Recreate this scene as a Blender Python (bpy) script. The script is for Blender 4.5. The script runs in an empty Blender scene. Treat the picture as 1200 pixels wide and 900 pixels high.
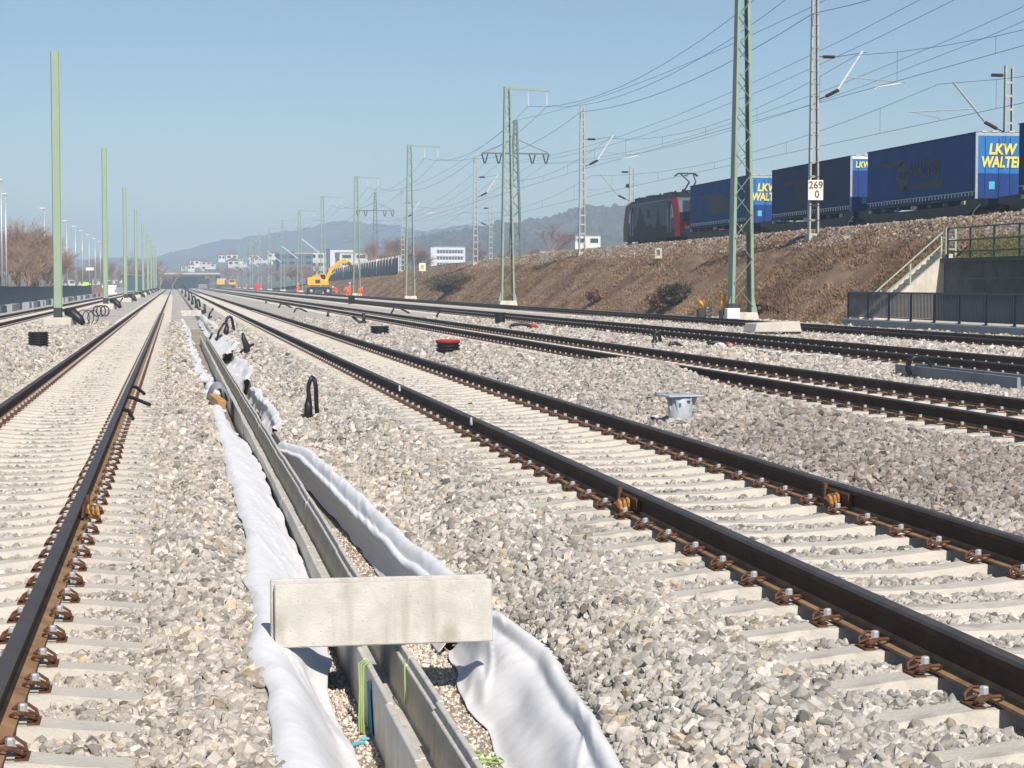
import bpy, bmesh, math, random
import numpy as np
from mathutils import Vector, Matrix, Euler

# ------------------------------------------------------------------ camera, sky, sun, exposure
scene = bpy.context.scene
FPX = 2300.0                       # focal length in pixels of a 1200 px wide picture
CAM = Vector((0.0, 0.0, 1.55))
PSI = math.atan((600 - 204) / FPX) # camera turned right of the track direction
PIT = math.atan((450 - 333) / FPX) # camera tipped down
cam_data = bpy.data.cameras.new("camera")
cam = bpy.data.objects.new("camera", cam_data)
scene.collection.objects.link(cam)
cam.location = CAM
cam.rotation_euler = (math.radians(90) - PIT, 0, -PSI)
cam_data.sensor_width = 36.0
cam_data.lens = FPX / 1200 * 36.0
cam_data.clip_start = 0.1
cam_data.clip_end = 30000
scene.camera = cam

SUN_EL = math.radians(41)
SUN_AZ = math.radians(174)         # compass angle from +Y towards +X: behind the camera, a little right
world = bpy.data.worlds.new("World")
scene.world = world
world.use_nodes = True
wn = world.node_tree
sky = wn.nodes.new("ShaderNodeTexSky")
sky.sky_type = 'NISHITA'
sky.sun_disc = False
sky.sun_elevation = SUN_EL
sky.sun_rotation = SUN_AZ
sky.altitude = 0
sky.air_density = 1.0
sky.dust_density = 0.0
sky.ozone_density = 4.5
bg = wn.nodes["Background"]
bg.inputs[1].default_value = 0.066
wn.links.new(sky.outputs[0], bg.inputs[0])

sun_data = bpy.data.lights.new("sun", 'SUN')
sun_data.energy = 4.5
sun_data.angle = math.radians(0.55)
sun_data.color = (1.0, 0.935, 0.85)
sun = bpy.data.objects.new("sun", sun_data)
scene.collection.objects.link(sun)
sdir = Vector((math.sin(SUN_AZ) * math.cos(SUN_EL), math.cos(SUN_AZ) * math.cos(SUN_EL), math.sin(SUN_EL)))
sun.rotation_euler = sdir.to_track_quat('Z', 'Y').to_euler()
sun.location = (20, -40, 60)

scene.view_settings.view_transform = 'Standard'
scene.view_settings.look = 'None'
scene.view_settings.gamma = 1.0
scene.view_settings.exposure = 0.38
scene.render.engine = 'CYCLES'
scene.cycles.use_denoising = True
scene.cycles.max_bounces = 6
scene.cycles.diffuse_bounces = 3
scene.cycles.glossy_bounces = 3
scene.cycles.volume_bounces = 1
scene.cycles.transparent_max_bounces = 8

rnd = random.Random(7)
nrs = np.random.RandomState(11)
COL = scene.collection.objects

# ------------------------------------------------------------------ helpers
def mpp(zc):
    return zc / FPX

def ground_at(px, zc, z):
    """world point on image column px, at camera depth zc, with height z"""
    d = zc / math.cos(PIT) + (z - CAM.z) * math.sin(PIT) / math.cos(PIT)   # along the heading
    s = (px - 600) / FPX * zc
    return Vector((d * math.sin(PSI) + s * math.cos(PSI), d * math.cos(PSI) - s * math.sin(PSI), z))

def col_x(px, X, z=0.0):
    """world point at lateral X seen on image column px (zc follows)"""
    t = (px - 600) / FPX
    # X = d sin + t zc cos ; d ~ zc/cosP + k
    k = (z - CAM.z) * math.tan(PIT)
    zc = (X - k * math.sin(PSI)) / (math.sin(PSI) / math.cos(PIT) + t * math.cos(PSI))
    return ground_at(px, zc, z)

def zc_of(X, Y):
    return X * math.sin(PSI) + Y * math.cos(PSI)

def tag(o, label=None, cat=None, group=None, kind=None):
    if label: o["label"] = label
    if cat: o["category"] = cat
    if group: o["group"] = group
    if kind: o["kind"] = kind
    return o

def empty(name, loc=(0, 0, 0), rz=0.0, label=None, cat=None, group=None):
    o = bpy.data.objects.new(name, None)
    COL.link(o)
    o.location = loc
    o.rotation_euler = (0, 0, rz)
    o.empty_display_size = 0.2
    return tag(o, label, cat, group)

def copy_tree(o, parent=None):
    c = o.copy()
    COL.link(c)
    c.parent = parent
    for ch in list(o.children):
        copy_tree(ch, c)
    return c

class MB:
    def __init__(self):
        self.v, self.f, self.m = [], [], []
    def add(self, vs, fs, mi=0):
        b = len(self.v)
        self.v.extend([tuple(p) for p in vs])
        for f in fs:
            self.f.append([i + b for i in f]); self.m.append(mi)
        return self
    def box(self, c, s, rz=0.0, mi=0, taper=1.0):
        cx, cy, cz = c; sx, sy, sz = s[0] / 2, s[1] / 2, s[2] / 2
        ca, sa = math.cos(rz), math.sin(rz)
        vs = []
        for dz in (-1, 1):
            k = taper if dz > 0 else 1.0
            for dx, dy in ((-1, -1), (1, -1), (1, 1), (-1, 1)):
                x, y = dx * sx * k, dy * sy * k
                vs.append((cx + x * ca - y * sa, cy + x * sa + y * ca, cz + dz * sz))
        return self.add(vs, [(3, 2, 1, 0), (4, 5, 6, 7), (0, 1, 5, 4), (1, 2, 6, 5), (2, 3, 7, 6), (3, 0, 4, 7)], mi)
    def bar(self, p, q, w, h, mi=0, up=(0, 0, 1)):
        p, q = Vector(p), Vector(q); d = (q - p).normalized(); up = Vector(up)
        if abs(d.dot(up)) > 0.99: up = Vector((0, 1, 0))
        a = d.cross(up).normalized() * (w / 2); b = a.cross(d).normalized() * (h / 2)
        vs = [p - a - b, p + a - b, p + a + b, p - a + b, q - a - b, q + a - b, q + a + b, q - a + b]
        return self.add(vs, [(0, 1, 2, 3), (7, 6, 5, 4), (1, 0, 4, 5), (2, 1, 5, 6), (3, 2, 6, 7), (0, 3, 7, 4)], mi)
    def tube(self, path, r, n=6, mi=0, caps=True):
        P = [Vector(p) for p in path]; k = len(P); vs = []
        rs = r if isinstance(r, (list, tuple)) else [r] * k
        u = None
        for i in range(k):
            d = (P[min(i + 1, k - 1)] - P[max(i - 1, 0)]).normalized()
            if u is None:
                u = d.cross(Vector((0.13, 0.21, 0.97)))
                if u.length < 0.05: u = d.cross(Vector((1, 0, 0)))
            else:
                u = u - d * u.dot(d)
            u = u.normalized(); w = d.cross(u)
            for j in range(n):
                a = 2 * math.pi * j / n
                vs.append(P[i] + (u * math.cos(a) + w * math.sin(a)) * rs[i])
        fs = []
        for i in range(k - 1):
            for j in range(n):
                fs.append((i * n + j, i * n + (j + 1) % n, (i + 1) * n + (j + 1) % n, (i + 1) * n + j))
        if caps:
            fs.append(tuple(range(n))[::-1]); fs.append(tuple((k - 1) * n + j for j in range(n)))
        return self.add(vs, fs, mi)
    def lathe(self, prof, n=16, c=(0, 0, 0), mi=0, close=True):
        vs, fs = [], []; k = len(prof)
        for r, z in prof:
            for j in range(n):
                a = 2 * math.pi * j / n
                vs.append((c[0] + r * math.cos(a), c[1] + r * math.sin(a), c[2] + z))
        for i in range(k - 1):
            for j in range(n):
                fs.append((i * n + j, i * n + (j + 1) % n, (i + 1) * n + (j + 1) % n, (i + 1) * n + j))
        if close:
            fs.append(tuple(range(n))[::-1]); fs.append(tuple((k - 1) * n + j for j in range(n)))
        return self.add(vs, fs, mi)
    def prism(self, poly, a0, a1, axis='y', mi=0):
        """poly: 2D points; extruded along axis from a0 to a1. axis y: poly=(x,z); axis x: poly=(y,z); axis z: poly=(x,y)"""
        def P(p, a):
            return {'y': (p[0], a, p[1]), 'x': (a, p[0], p[1]), 'z': (p[0], p[1], a)}[axis]
        n = len(poly)
        vs = [P(p, a0) for p in poly] + [P(p, a1) for p in poly]
        fs = [tuple(range(n)), tuple(range(2 * n - 1, n - 1, -1))]
        for i in range(n):
            fs.append((i, i + n, (i + 1) % n + n, (i + 1) % n))
        return self.add(vs, fs, mi)
    def mesh(self, name, mats, smooth=False):
        me = bpy.data.meshes.new(name)
        me.from_pydata(self.v, [], self.f)
        if not isinstance(mats, (list, tuple)): mats = [mats]
        for m in mats: me.materials.append(m)
        me.polygons.foreach_set("material_index", self.m)
        me.validate()
        bm = bmesh.new(); bm.from_mesh(me); bmesh.ops.recalc_face_normals(bm, faces=bm.faces); bm.to_mesh(me); bm.free()
        me.polygons.foreach_set("use_smooth", [smooth] * len(me.polygons))
        me.update()
        return me
    def build(self, name, mats, parent=None, smooth=False, bevel=0.0):
        o = bpy.data.objects.new(name, self.mesh(name, mats, smooth))
        COL.link(o)
        o.parent = parent
        if bevel:
            b = o.modifiers.new("bevel", 'BEVEL'); b.width = bevel; b.segments = 1; b.limit_method = 'ANGLE'
        return o

def obj(name, me, parent=None, loc=None, rot=None):
    o = bpy.data.objects.new(name, me)
    COL.link(o); o.parent = parent
    if loc is not None: o.location = loc
    if rot is not None: o.rotation_euler = rot
    return o

def mesh_np(name, V, F, mat, smooth=False):
    V = np.asarray(V, dtype=np.float32); F = np.asarray(F, dtype=np.int32)
    me = bpy.data.meshes.new(name)
    me.vertices.add(len(V)); me.vertices.foreach_set("co", V.ravel())
    k = F.shape[1]
    me.loops.add(F.size); me.loops.foreach_set("vertex_index", F.ravel())
    me.polygons.add(len(F)); me.polygons.foreach_set("loop_start", np.arange(0, F.size, k, dtype=np.int32))
    me.update(calc_edges=True)
    me.polygons.foreach_set("use_smooth", np.full(len(F), smooth))
    me.materials.append(mat); me.update()
    return me

def grid_mesh(name, P, mat, smooth=True):
    """P: array (rows, cols, 3)"""
    r, c = P.shape[:2]
    i = np.arange(r * c).reshape(r, c)
    F = np.stack([i[:-1, :-1], i[:-1, 1:], i[1:, 1:], i[1:, :-1]], -1).reshape(-1, 4)
    return mesh_np(name, P.reshape(-1, 3), F, mat, smooth)

def vnoise(x, y, seed=0):
    """value noise in numpy"""
    x = np.asarray(x, float); y = np.asarray(y, float)
    xi, yi = np.floor(x).astype(np.int64), np.floor(y).astype(np.int64)
    fx, fy = x - xi, y - yi
    fx = fx * fx * (3 - 2 * fx); fy = fy * fy * (3 - 2 * fy)
    def h(a, b):
        n = (a * 374761393 + b * 668265263 + seed * 974634621) & 0x7fffffff
        n = ((n ^ (n >> 13)) * 1274126177) & 0x7fffffff
        return ((n ^ (n >> 16)) & 0xffff) / 65535.0
    return (h(xi, yi) * (1 - fx) + h(xi + 1, yi) * fx) * (1 - fy) + (h(xi, yi + 1) * (1 - fx) + h(xi + 1, yi + 1) * fx) * fy

def interp(x, pts):
    xs, ys = zip(*pts)
    return np.interp(x, xs, ys)

# ------------------------------------------------------------------ materials
def mat(name, col, rough=0.8, var=0.0, scale=5.0, bump=0.0, bscale=None, metal=0.0, col2=None, spec=0.3, detail=4.0, stain=None):
    m = bpy.data.materials.new(name); m.use_nodes = True
    nt = m.node_tree; b = nt.nodes["Principled BSDF"]
    b.inputs["Roughness"].default_value = rough
    b.inputs["Metallic"].default_value = metal
    b.inputs["Specular IOR Level"].default_value = spec
    c = (*col, 1.0)
    if var <= 0 and col2 is None and not bump:
        b.inputs["Base Color"].default_value = c
        return m
    tc = nt.nodes.new("ShaderNodeTexCoord")
    n = nt.nodes.new("ShaderNodeTexNoise"); n.inputs["Scale"].default_value = scale; n.inputs["Detail"].default_value = detail
    n.inputs["Roughness"].default_value = 0.62
    nt.links.new(tc.outputs["Object"], n.inputs["Vector"])
    r = nt.nodes.new("ShaderNodeValToRGB")
    r.color_ramp.elements[0].position = 0.32; r.color_ramp.elements[1].position = 0.68
    if col2 is None:
        lo = tuple(max(0, x * (1 - var)) for x in col); hi = tuple(min(1, x * (1 + var)) for x in col)
    else:
        lo, hi = col, col2
    r.color_ramp.elements[0].color = (*lo, 1); r.color_ramp.elements[1].color = (*hi, 1)
    nt.links.new(n.outputs["Fac"], r.inputs["Fac"])
    out = r.outputs["Color"]
    if stain:
        n2 = nt.nodes.new("ShaderNodeTexNoise"); n2.inputs["Scale"].default_value = stain[1]; n2.inputs["Detail"].default_value = 6
        nt.links.new(tc.outputs["Object"], n2.inputs["Vector"])
        r2 = nt.nodes.new("ShaderNodeValToRGB"); r2.color_ramp.elements[0].position = stain[2]; r2.color_ramp.elements[1].position = stain[2] + 0.15
        nt.links.new(n2.outputs["Fac"], r2.inputs["Fac"])
        mx = nt.nodes.new("ShaderNodeMix"); mx.data_type = 'RGBA'
        nt.links.new(r2.outputs["Color"], mx.inputs["Factor"])
        nt.links.new(out, mx.inputs["A"]); mx.inputs["B"].default_value = (*stain[0], 1)
        out = mx.outputs["Result"]
    nt.links.new(out, b.inputs["Base Color"])
    if bump:
        nb = nt.nodes.new("ShaderNodeTexNoise"); nb.inputs["Scale"].default_value = bscale or scale * 3; nb.inputs["Detail"].default_value = 5
        nt.links.new(tc.outputs["Object"], nb.inputs["Vector"])
        bp = nt.nodes.new("ShaderNodeBump"); bp.inputs["Strength"].default_value = bump; bp.inputs["Distance"].default_value = 0.02
        nt.links.new(nb.outputs["Fac"], bp.inputs["Height"]); nt.links.new(bp.outputs["Normal"], b.inputs["Normal"])
    return m

M = {}
M['rail'] = mat('rail_steel', (0.072, 0.046, 0.034), 0.8, 0.25, 3.0, 0.05, 40, metal=0.0, spec=0.10)
M['rail_top'] = mat('rail_head_steel', (0.072, 0.060, 0.052), 0.5, 0.25, 3.0, 0.05, 40, metal=0.1, spec=0.3)
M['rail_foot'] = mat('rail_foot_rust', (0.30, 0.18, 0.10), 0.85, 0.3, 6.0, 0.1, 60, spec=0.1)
M['rust'] = mat('rust', (0.125, 0.064, 0.040), 0.85, 0.4, 14.0, 0.2, 80, spec=0.1)
M['zinc'] = mat('zinc_bolt', (0.50, 0.51, 0.53), 0.45, 0.1, 20.0, metal=0.3)
M['sleeper'] = mat('sleeper_concrete', (0.55, 0.51, 0.445), 0.9, 0.13, 2.2, 0.3, 55, stain=((0.40, 0.36, 0.31), 4.0, 0.55))
M['concrete'] = mat('concrete', (0.47, 0.44, 0.38), 0.9, 0.12, 3.0, 0.3, 60, stain=((0.33, 0.30, 0.25), 3.0, 0.62))
M['cover'] = mat('cover_concrete', (0.52, 0.49, 0.44), 0.9, 0.12, 8.0, 0.3, 130, stain=((0.38, 0.345, 0.29), 5.0, 0.58))
M['trough'] = mat('trough_concrete', (0.57, 0.54, 0.475), 0.9, 0.13, 4.0, 0.25, 70, stain=((0.43, 0.405, 0.36), 6.0, 0.56))
M['wall_dark'] = mat('weathered_concrete', (0.075, 0.077, 0.077), 0.9, 0.3, 1.2, 0.3, 20, stain=((0.055, 0.056, 0.058), 1.3, 0.52))
M['pale_concrete'] = mat('pale_concrete', (0.58, 0.53, 0.45), 0.9, 0.1, 2.0, 0.2, 30)
M['slab'] = mat('slab_concrete', (0.26, 0.275, 0.29), 0.9, 0.15, 2.0, 0.2, 30)
M['fabric'] = mat('white_fleece', (0.75, 0.745, 0.745), 0.95, 0.05, 14.0, 0.15, 160, spec=0.1)
M['fabric_grey'] = mat('grey_fleece', (0.34, 0.36, 0.39), 0.95, 0.1, 8.0, 0.2, 160, spec=0.1)
M['mast'] = mat('mast_green_paint', (0.27, 0.35, 0.26), 0.6, 0.08, 2.0)
M['mast_old'] = mat('mast_grey_green_paint', (0.40, 0.41, 0.36), 0.6, 0.15, 2.0)
M['mast_rust'] = mat('mast_brown_paint', (0.20, 0.115, 0.075), 0.7, 0.2, 3.0)
M['pole'] = mat('pole_green_paint', (0.30, 0.39, 0.28), 0.6, 0.05, 1.0)
M['steel_dark'] = mat('dark_steel', (0.05, 0.052, 0.055), 0.5, 0.2, 6.0)
M['galv'] = mat('galvanised_steel', (0.48, 0.50, 0.51), 0.45, 0.12, 8.0, metal=0.4)
M['alu'] = mat('aluminium_tube', (0.75, 0.76, 0.77), 0.35, metal=0.3)
M['insul'] = mat('insulator_brown', (0.035, 0.02, 0.015), 0.3, spec=0.6)
M['wire'] = mat('overhead_wire_copper', (0.09, 0.15, 0.19), 0.7)
M['black_plastic'] = mat('black_plastic', (0.014, 0.014, 0.015), 0.45, 0.2, 12.0, spec=0.5)
M['red_plastic'] = mat('red_plastic', (0.42, 0.03, 0.03), 0.45)
M['pot'] = mat('grey_pot_metal', (0.52, 0.56, 0.58), 0.45, 0.08, 10.0, metal=0.25)
M['fence_dark'] = mat('fence_anthracite_paint', (0.055, 0.066, 0.085), 0.5)
M['rail_green'] = mat('railing_pale_green_paint', (0.36, 0.45, 0.36), 0.6)
M['rail_dkgreen'] = mat('railing_dark_green_paint', (0.05, 0.075, 0.06), 0.5)
M['yellow'] = mat('machine_yellow_paint', (0.78, 0.42, 0.015), 0.45, 0.08, 2.0)
M['orange'] = mat('hi_vis_orange_cloth', (0.90, 0.15, 0.03), 0.8)
M['lime'] = mat('hi_vis_lime', (0.45, 0.80, 0.05), 0.7)
M['glass'] = mat('dark_glass', (0.02, 0.025, 0.03), 0.12, spec=0.6)
M['rubber'] = mat('tyre_rubber', (0.02, 0.02, 0.02), 0.8)
M['white'] = mat('white_paint', (0.78, 0.77, 0.74), 0.6)
M['skin'] = mat('skin', (0.45, 0.26, 0.18), 0.6)
M['timber'] = mat('timber', (0.45, 0.25, 0.10), 0.8, 0.2, 6.0)
M['rope'] = mat('lime_cord', (0.30, 0.44, 0.12), 0.7)
M['paint_blue'] = mat('blue_marking_paint', (0.03, 0.17, 0.30), 0.8, 0.3, 20.0)
M['cyan_cord'] = mat('cyan_plastic', (0.10, 0.45, 0.60), 0.6)
M['amber'] = mat('amber_lens', (0.85, 0.40, 0.02), 0.3)
M['navy'] = mat('navy_tarpaulin', (0.017, 0.072, 0.235), 0.75, 0.12, 0.8, 0.12, 1.5, spec=0.12)
M['navy2'] = mat('dull_navy_tarpaulin', (0.014, 0.042, 0.120), 0.75, 0.15, 0.8, 0.12, 1.5, spec=0.12)
M['door_blue'] = mat('bright_blue_door_panel', (0.025, 0.17, 0.46), 0.5, 0.05, 1.0)
M['door_navy'] = mat('deep_blue_door_panel', (0.010, 0.045, 0.20), 0.5, 0.05, 1.0)
M['logo'] = mat('dark_logo_print', (0.020, 0.035, 0.045), 0.6)
M['letter_yellow'] = mat('yellow_lettering', (0.85, 0.66, 0.10), 0.6)
M['wagon'] = mat('wagon_dark_paint', (0.035, 0.037, 0.042), 0.6, 0.25, 2.0)
M['loco_side'] = mat('locomotive_slate_paint', (0.085, 0.125, 0.160), 0.6, 0.06, 1.0, spec=0.15)
M['loco_dark'] = mat('locomotive_charcoal_paint', (0.018, 0.021, 0.027), 0.6, spec=0.15)
M['loco_red'] = mat('locomotive_red_paint', (0.72, 0.012, 0.018), 0.6, spec=0.1)
M['sign_white'] = mat('sign_white', (0.80, 0.79, 0.75), 0.6)
M['sign_text'] = mat('sign_brown_lettering', (0.20, 0.09, 0.03), 0.7)
M['spring'] = mat('golden_rust', (0.50, 0.26, 0.07), 0.6, 0.3, 20.0)
M['bark'] = mat('bark', (0.33, 0.215, 0.145), 0.9, 0.25, 2.0)
M['bark_red'] = mat('reddish_twigs', (0.24, 0.13, 0.10), 0.9, 0.25, 2.0)
M['bush'] = mat('evergreen_leaf', (0.068, 0.060, 0.034), 0.85, 0.4, 3.0)
M['grass_green'] = mat('short_green_grass', (0.17, 0.16, 0.06), 0.95, 0.25, 2.0, 0.6, 15)
M['house_wall'] = mat('house_render', (0.66, 0.62, 0.55), 0.9, 0.08, 0.3)
M['house_white'] = mat('white_render', (0.74, 0.73, 0.70), 0.9, 0.05, 0.3)
M['roof_red'] = mat('red_roof_tiles', (0.26, 0.11, 0.075), 0.9, 0.2, 0.6)
M['roof_grey'] = mat('grey_roof', (0.24, 0.23, 0.23), 0.9, 0.1, 0.6)
M['blue_wall'] = mat('slate_blue_panel', (0.045, 0.065, 0.095), 0.6, 0.12, 1.0)
M['panel_grey'] = mat('noise_barrier_panel', (0.12, 0.15, 0.18), 0.8, 0.15, 0.7)

def weathered(m, streak, pits, streak_col, pit_scale=55.0):
    """run-off streaks and air holes worked into a concrete material"""
    nt = m.node_tree; b = nt.nodes["Principled BSDF"]
    src = b.inputs["Base Color"].links[0].from_socket
    tc = nt.nodes.new("ShaderNodeTexCoord"); mp = nt.nodes.new("ShaderNodeMapping"); mp.inputs["Scale"].default_value = (14, 14, 1.6)
    nt.links.new(tc.outputs["Object"], mp.inputs["Vector"])
    n = nt.nodes.new("ShaderNodeTexNoise"); n.inputs["Scale"].default_value = 1.0; n.inputs["Detail"].default_value = 5
    nt.links.new(mp.outputs["Vector"], n.inputs["Vector"])
    r = nt.nodes.new("ShaderNodeMapRange"); r.inputs["From Min"].default_value = 0.54; r.inputs["From Max"].default_value = 0.72; r.inputs["To Max"].default_value = streak
    nt.links.new(n.outputs["Fac"], r.inputs["Value"])
    mx = nt.nodes.new("ShaderNodeMix"); mx.data_type = 'RGBA'
    nt.links.new(r.outputs["Result"], mx.inputs["Factor"]); nt.links.new(src, mx.inputs["A"]); mx.inputs["B"].default_value = (*streak_col, 1)
    v = nt.nodes.new("ShaderNodeTexVoronoi"); v.inputs["Scale"].default_value = pit_scale; nt.links.new(tc.outputs["Object"], v.inputs["Vector"])
    sp = nt.nodes.new("ShaderNodeSeparateColor"); nt.links.new(v.outputs["Color"], sp.inputs["Color"])
    g = nt.nodes.new("ShaderNodeMath"); g.operation = 'MULTIPLY'
    a = nt.nodes.new("ShaderNodeMapRange"); a.inputs["From Min"].default_value = 0.22; a.inputs["From Max"].default_value = 0.12; a.inputs["To Max"].default_value = pits
    nt.links.new(v.outputs["Distance"], a.inputs["Value"])
    c = nt.nodes.new("ShaderNodeMath"); c.operation = 'GREATER_THAN'; c.inputs[1].default_value = 0.90; nt.links.new(sp.outputs["Red"], c.inputs[0])
    nt.links.new(a.outputs["Result"], g.inputs[0]); nt.links.new(c.outputs[0], g.inputs[1])
    m2 = nt.nodes.new("ShaderNodeMix"); m2.data_type = 'RGBA'
    nt.links.new(g.outputs[0], m2.inputs["Factor"]); nt.links.new(mx.outputs["Result"], m2.inputs["A"]); m2.inputs["B"].default_value = (0.12, 0.105, 0.085, 1)
    nt.links.new(m2.outputs["Result"], b.inputs["Base Color"])
weathered(M['cover'], 0.6, 0.55, (0.36, 0.325, 0.27))
weathered(M['trough'], 0.6, 0.4, (0.30, 0.30, 0.31), 80)
weathered(M['wall_dark'], 0.8, 0.0, (0.045, 0.045, 0.045), 5)
weathered(M['pale_concrete'], 0.5, 0.2, (0.40, 0.36, 0.30), 20)

def creased(m):
    """fine creases and a little trodden-in dirt on the fleece"""
    nt = m.node_tree; b = nt.nodes["Principled BSDF"]; src = b.inputs["Base Color"].links[0].from_socket
    tc = nt.nodes.new("ShaderNodeTexCoord")
    n = nt.nodes.new("ShaderNodeTexNoise"); n.noise_type = 'RIDGED_MULTIFRACTAL'; n.inputs["Scale"].default_value = 3.2; n.inputs["Detail"].default_value = 4; n.inputs["Distortion"].default_value = 0.6
    nt.links.new(tc.outputs["Object"], n.inputs["Vector"])
    fib = nt.nodes.new("ShaderNodeTexNoise"); fib.inputs["Scale"].default_value = 260; fib.inputs["Detail"].default_value = 3; nt.links.new(tc.outputs["Object"], fib.inputs["Vector"])
    ad = nt.nodes.new("ShaderNodeMath"); ad.operation = 'MULTIPLY_ADD'; ad.inputs[1].default_value = 0.06
    nt.links.new(fib.outputs["Fac"], ad.inputs[0]); nt.links.new(n.outputs["Fac"], ad.inputs[2])
    bp = nt.nodes.new("ShaderNodeBump"); bp.inputs["Strength"].default_value = 0.55; bp.inputs["Distance"].default_value = 0.010
    nt.links.new(ad.outputs[0], bp.inputs["Height"]); nt.links.new(bp.outputs["Normal"], b.inputs["Normal"])
    d = nt.nodes.new("ShaderNodeTexNoise"); d.inputs["Scale"].default_value = 5.5; d.inputs["Detail"].default_value = 9; d.inputs["Roughness"].default_value = 0.7
    nt.links.new(tc.outputs["Object"], d.inputs["Vector"])
    r = nt.nodes.new("ShaderNodeMapRange"); r.inputs["From Min"].default_value = 0.55; r.inputs["From Max"].default_value = 0.80; r.inputs["To Max"].default_value = 0.55
    nt.links.new(d.outputs["Fac"], r.inputs["Value"])
    mx = nt.nodes.new("ShaderNodeMix"); mx.data_type = 'RGBA'
    nt.links.new(r.outputs["Result"], mx.inputs["Factor"]); nt.links.new(src, mx.inputs["A"]); mx.inputs["B"].default_value = (0.50, 0.45, 0.38, 1)
    nt.links.new(mx.outputs["Result"], b.inputs["Base Color"])
creased(M['fabric'])

# ------------------------------------------------------------------ stone / ground materials
def stone_mat(name):
    m = bpy.data.materials.new(name); m.use_nodes = True
    nt = m.node_tree; b = nt.nodes["Principled BSDF"]
    b.inputs["Roughness"].default_value = 0.9; b.inputs["Specular IOR Level"].default_value = 0.2
    at = nt.nodes.new("ShaderNodeAttribute"); at.attribute_type = 'INSTANCER'; at.attribute_name = "tint"
    tc = nt.nodes.new("ShaderNodeTexCoord")
    n = nt.nodes.new("ShaderNodeTexNoise"); n.inputs["Scale"].default_value = 2.5; n.inputs["Detail"].default_value = 4
    nt.links.new(tc.outputs["Object"], n.inputs["Vector"])
    mr = nt.nodes.new("ShaderNodeMapRange"); mr.inputs["From Min"].default_value = 0.3; mr.inputs["From Max"].default_value = 0.7
    mr.inputs["To Min"].default_value = 0.82; mr.inputs["To Max"].default_value = 1.12
    nt.links.new(n.outputs["Fac"], mr.inputs["Value"])
    mu = nt.nodes.new("ShaderNodeVectorMath"); mu.operation = 'SCALE'
    nt.links.new(at.outputs["Color"], mu.inputs[0]); nt.links.new(mr.outputs["Result"], mu.inputs["Scale"])
    nt.links.new(mu.outputs["Vector"], b.inputs["Base Color"])
    return m

def gravel_mat(name, c0, c1, c2, scale, bump, wave=False):
    """loose stone seen from farther off: voronoi cells with a colour each"""
    m = bpy.data.materials.new(name); m.use_nodes = True
    nt = m.node_tree; b = nt.nodes["Principled BSDF"]
    b.inputs["Roughness"].default_value = 0.95; b.inputs["Specular IOR Level"].default_value = 0.15
    tc = nt.nodes.new("ShaderNodeTexCoord")
    v = nt.nodes.new("ShaderNodeTexVoronoi"); v.inputs["Scale"].default_value = scale
    nt.links.new(tc.outputs["Object"], v.inputs["Vector"])
    sep = nt.nodes.new("ShaderNodeSeparateColor"); nt.links.new(v.outputs["Color"], sep.inputs["Color"])
    r = nt.nodes.new("ShaderNodeValToRGB")
    r.color_ramp.elements[0].color = (*c0, 1); r.color_ramp.elements[1].color = (*c2, 1)
    e = r.color_ramp.elements.new(0.45); e.color = (*c1, 1)
    nt.links.new(sep.outputs["Red"], r.inputs["Fac"])
    n = nt.nodes.new("ShaderNodeTexNoise"); n.inputs["Scale"].default_value = 0.5; n.inputs["Detail"].default_value = 5
    nt.links.new(tc.outputs["Object"], n.inputs["Vector"])
    mr = nt.nodes.new("ShaderNodeMapRange"); mr.inputs["From Min"].default_value = 0.3; mr.inputs["From Max"].default_value = 0.7
    mr.inputs["To Min"].default_value = 0.8; mr.inputs["To Max"].default_value = 1.12
    nt.links.new(n.outputs["Fac"], mr.inputs["Value"])
    mu = nt.nodes.new("ShaderNodeVectorMath"); mu.operation = 'SCALE'
    nt.links.new(r.outputs["Color"], mu.inputs[0]); nt.links.new(mr.outputs["Result"], mu.inputs["Scale"])
    nt.links.new(mu.outputs["Vector"], b.inputs["Base Color"])
    bp = nt.nodes.new("ShaderNodeBump"); bp.inputs["Strength"].default_value = bump; bp.inputs["Distance"].default_value = 0.03
    bp.invert = True
    nt.links.new(v.outputs["Distance"], bp.inputs["Height"]); nt.links.new(bp.outputs["Normal"], b.inputs["Normal"])
    return m

M['stone'] = stone_mat('crushed_stone')
M['pea'] = stone_mat('pea_gravel_stone')
M['ballast'] = gravel_mat('ballast', (0.30, 0.272, 0.235), (0.50, 0.46, 0.40), (0.64, 0.595, 0.525), 18, 0.6)
M['ballast_old'] = gravel_mat('old_ballast', (0.13, 0.10, 0.08), (0.24, 0.19, 0.155), (0.36, 0.29, 0.24), 14, 0.9)
M['pea_floor'] = gravel_mat('pea_gravel', (0.32, 0.26, 0.19), (0.50, 0.42, 0.32), (0.62, 0.53, 0.42), 90, 0.8)
M['field'] = mat('far_field', (0.10, 0.085, 0.05), 1.0, 0, 0.02, col2=(0.16, 0.12, 0.085))
M['slope'] = mat('dry_grass_soil', (0.16, 0.098, 0.060), 1.0, 0, 0.5, 0.9, 6.0, col2=(0.30, 0.20, 0.125), stain=((0.13, 0.068, 0.046), 0.22, 0.50))
M['dry_grass'] = mat('dry_grass_blades', (0.18, 0.110, 0.066), 0.95, 0, 0.35, col2=(0.36, 0.25, 0.15), stain=((0.16, 0.095, 0.06), 0.18, 0.52), detail=8)

# ------------------------------------------------------------------ setting: ground, ballast bed, embankment
TR = [(-7.40, 0.05), (-1.447, 0.0), (3.85, 0.15), (9.16, 0.19), (14.80, 0.19), (20.80, 0.19)]
SP = 0.60
SOFF = [0.2, 0.13, 0.31, 0.05, 0.4, 0.22]
YEND = 720.0

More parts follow.
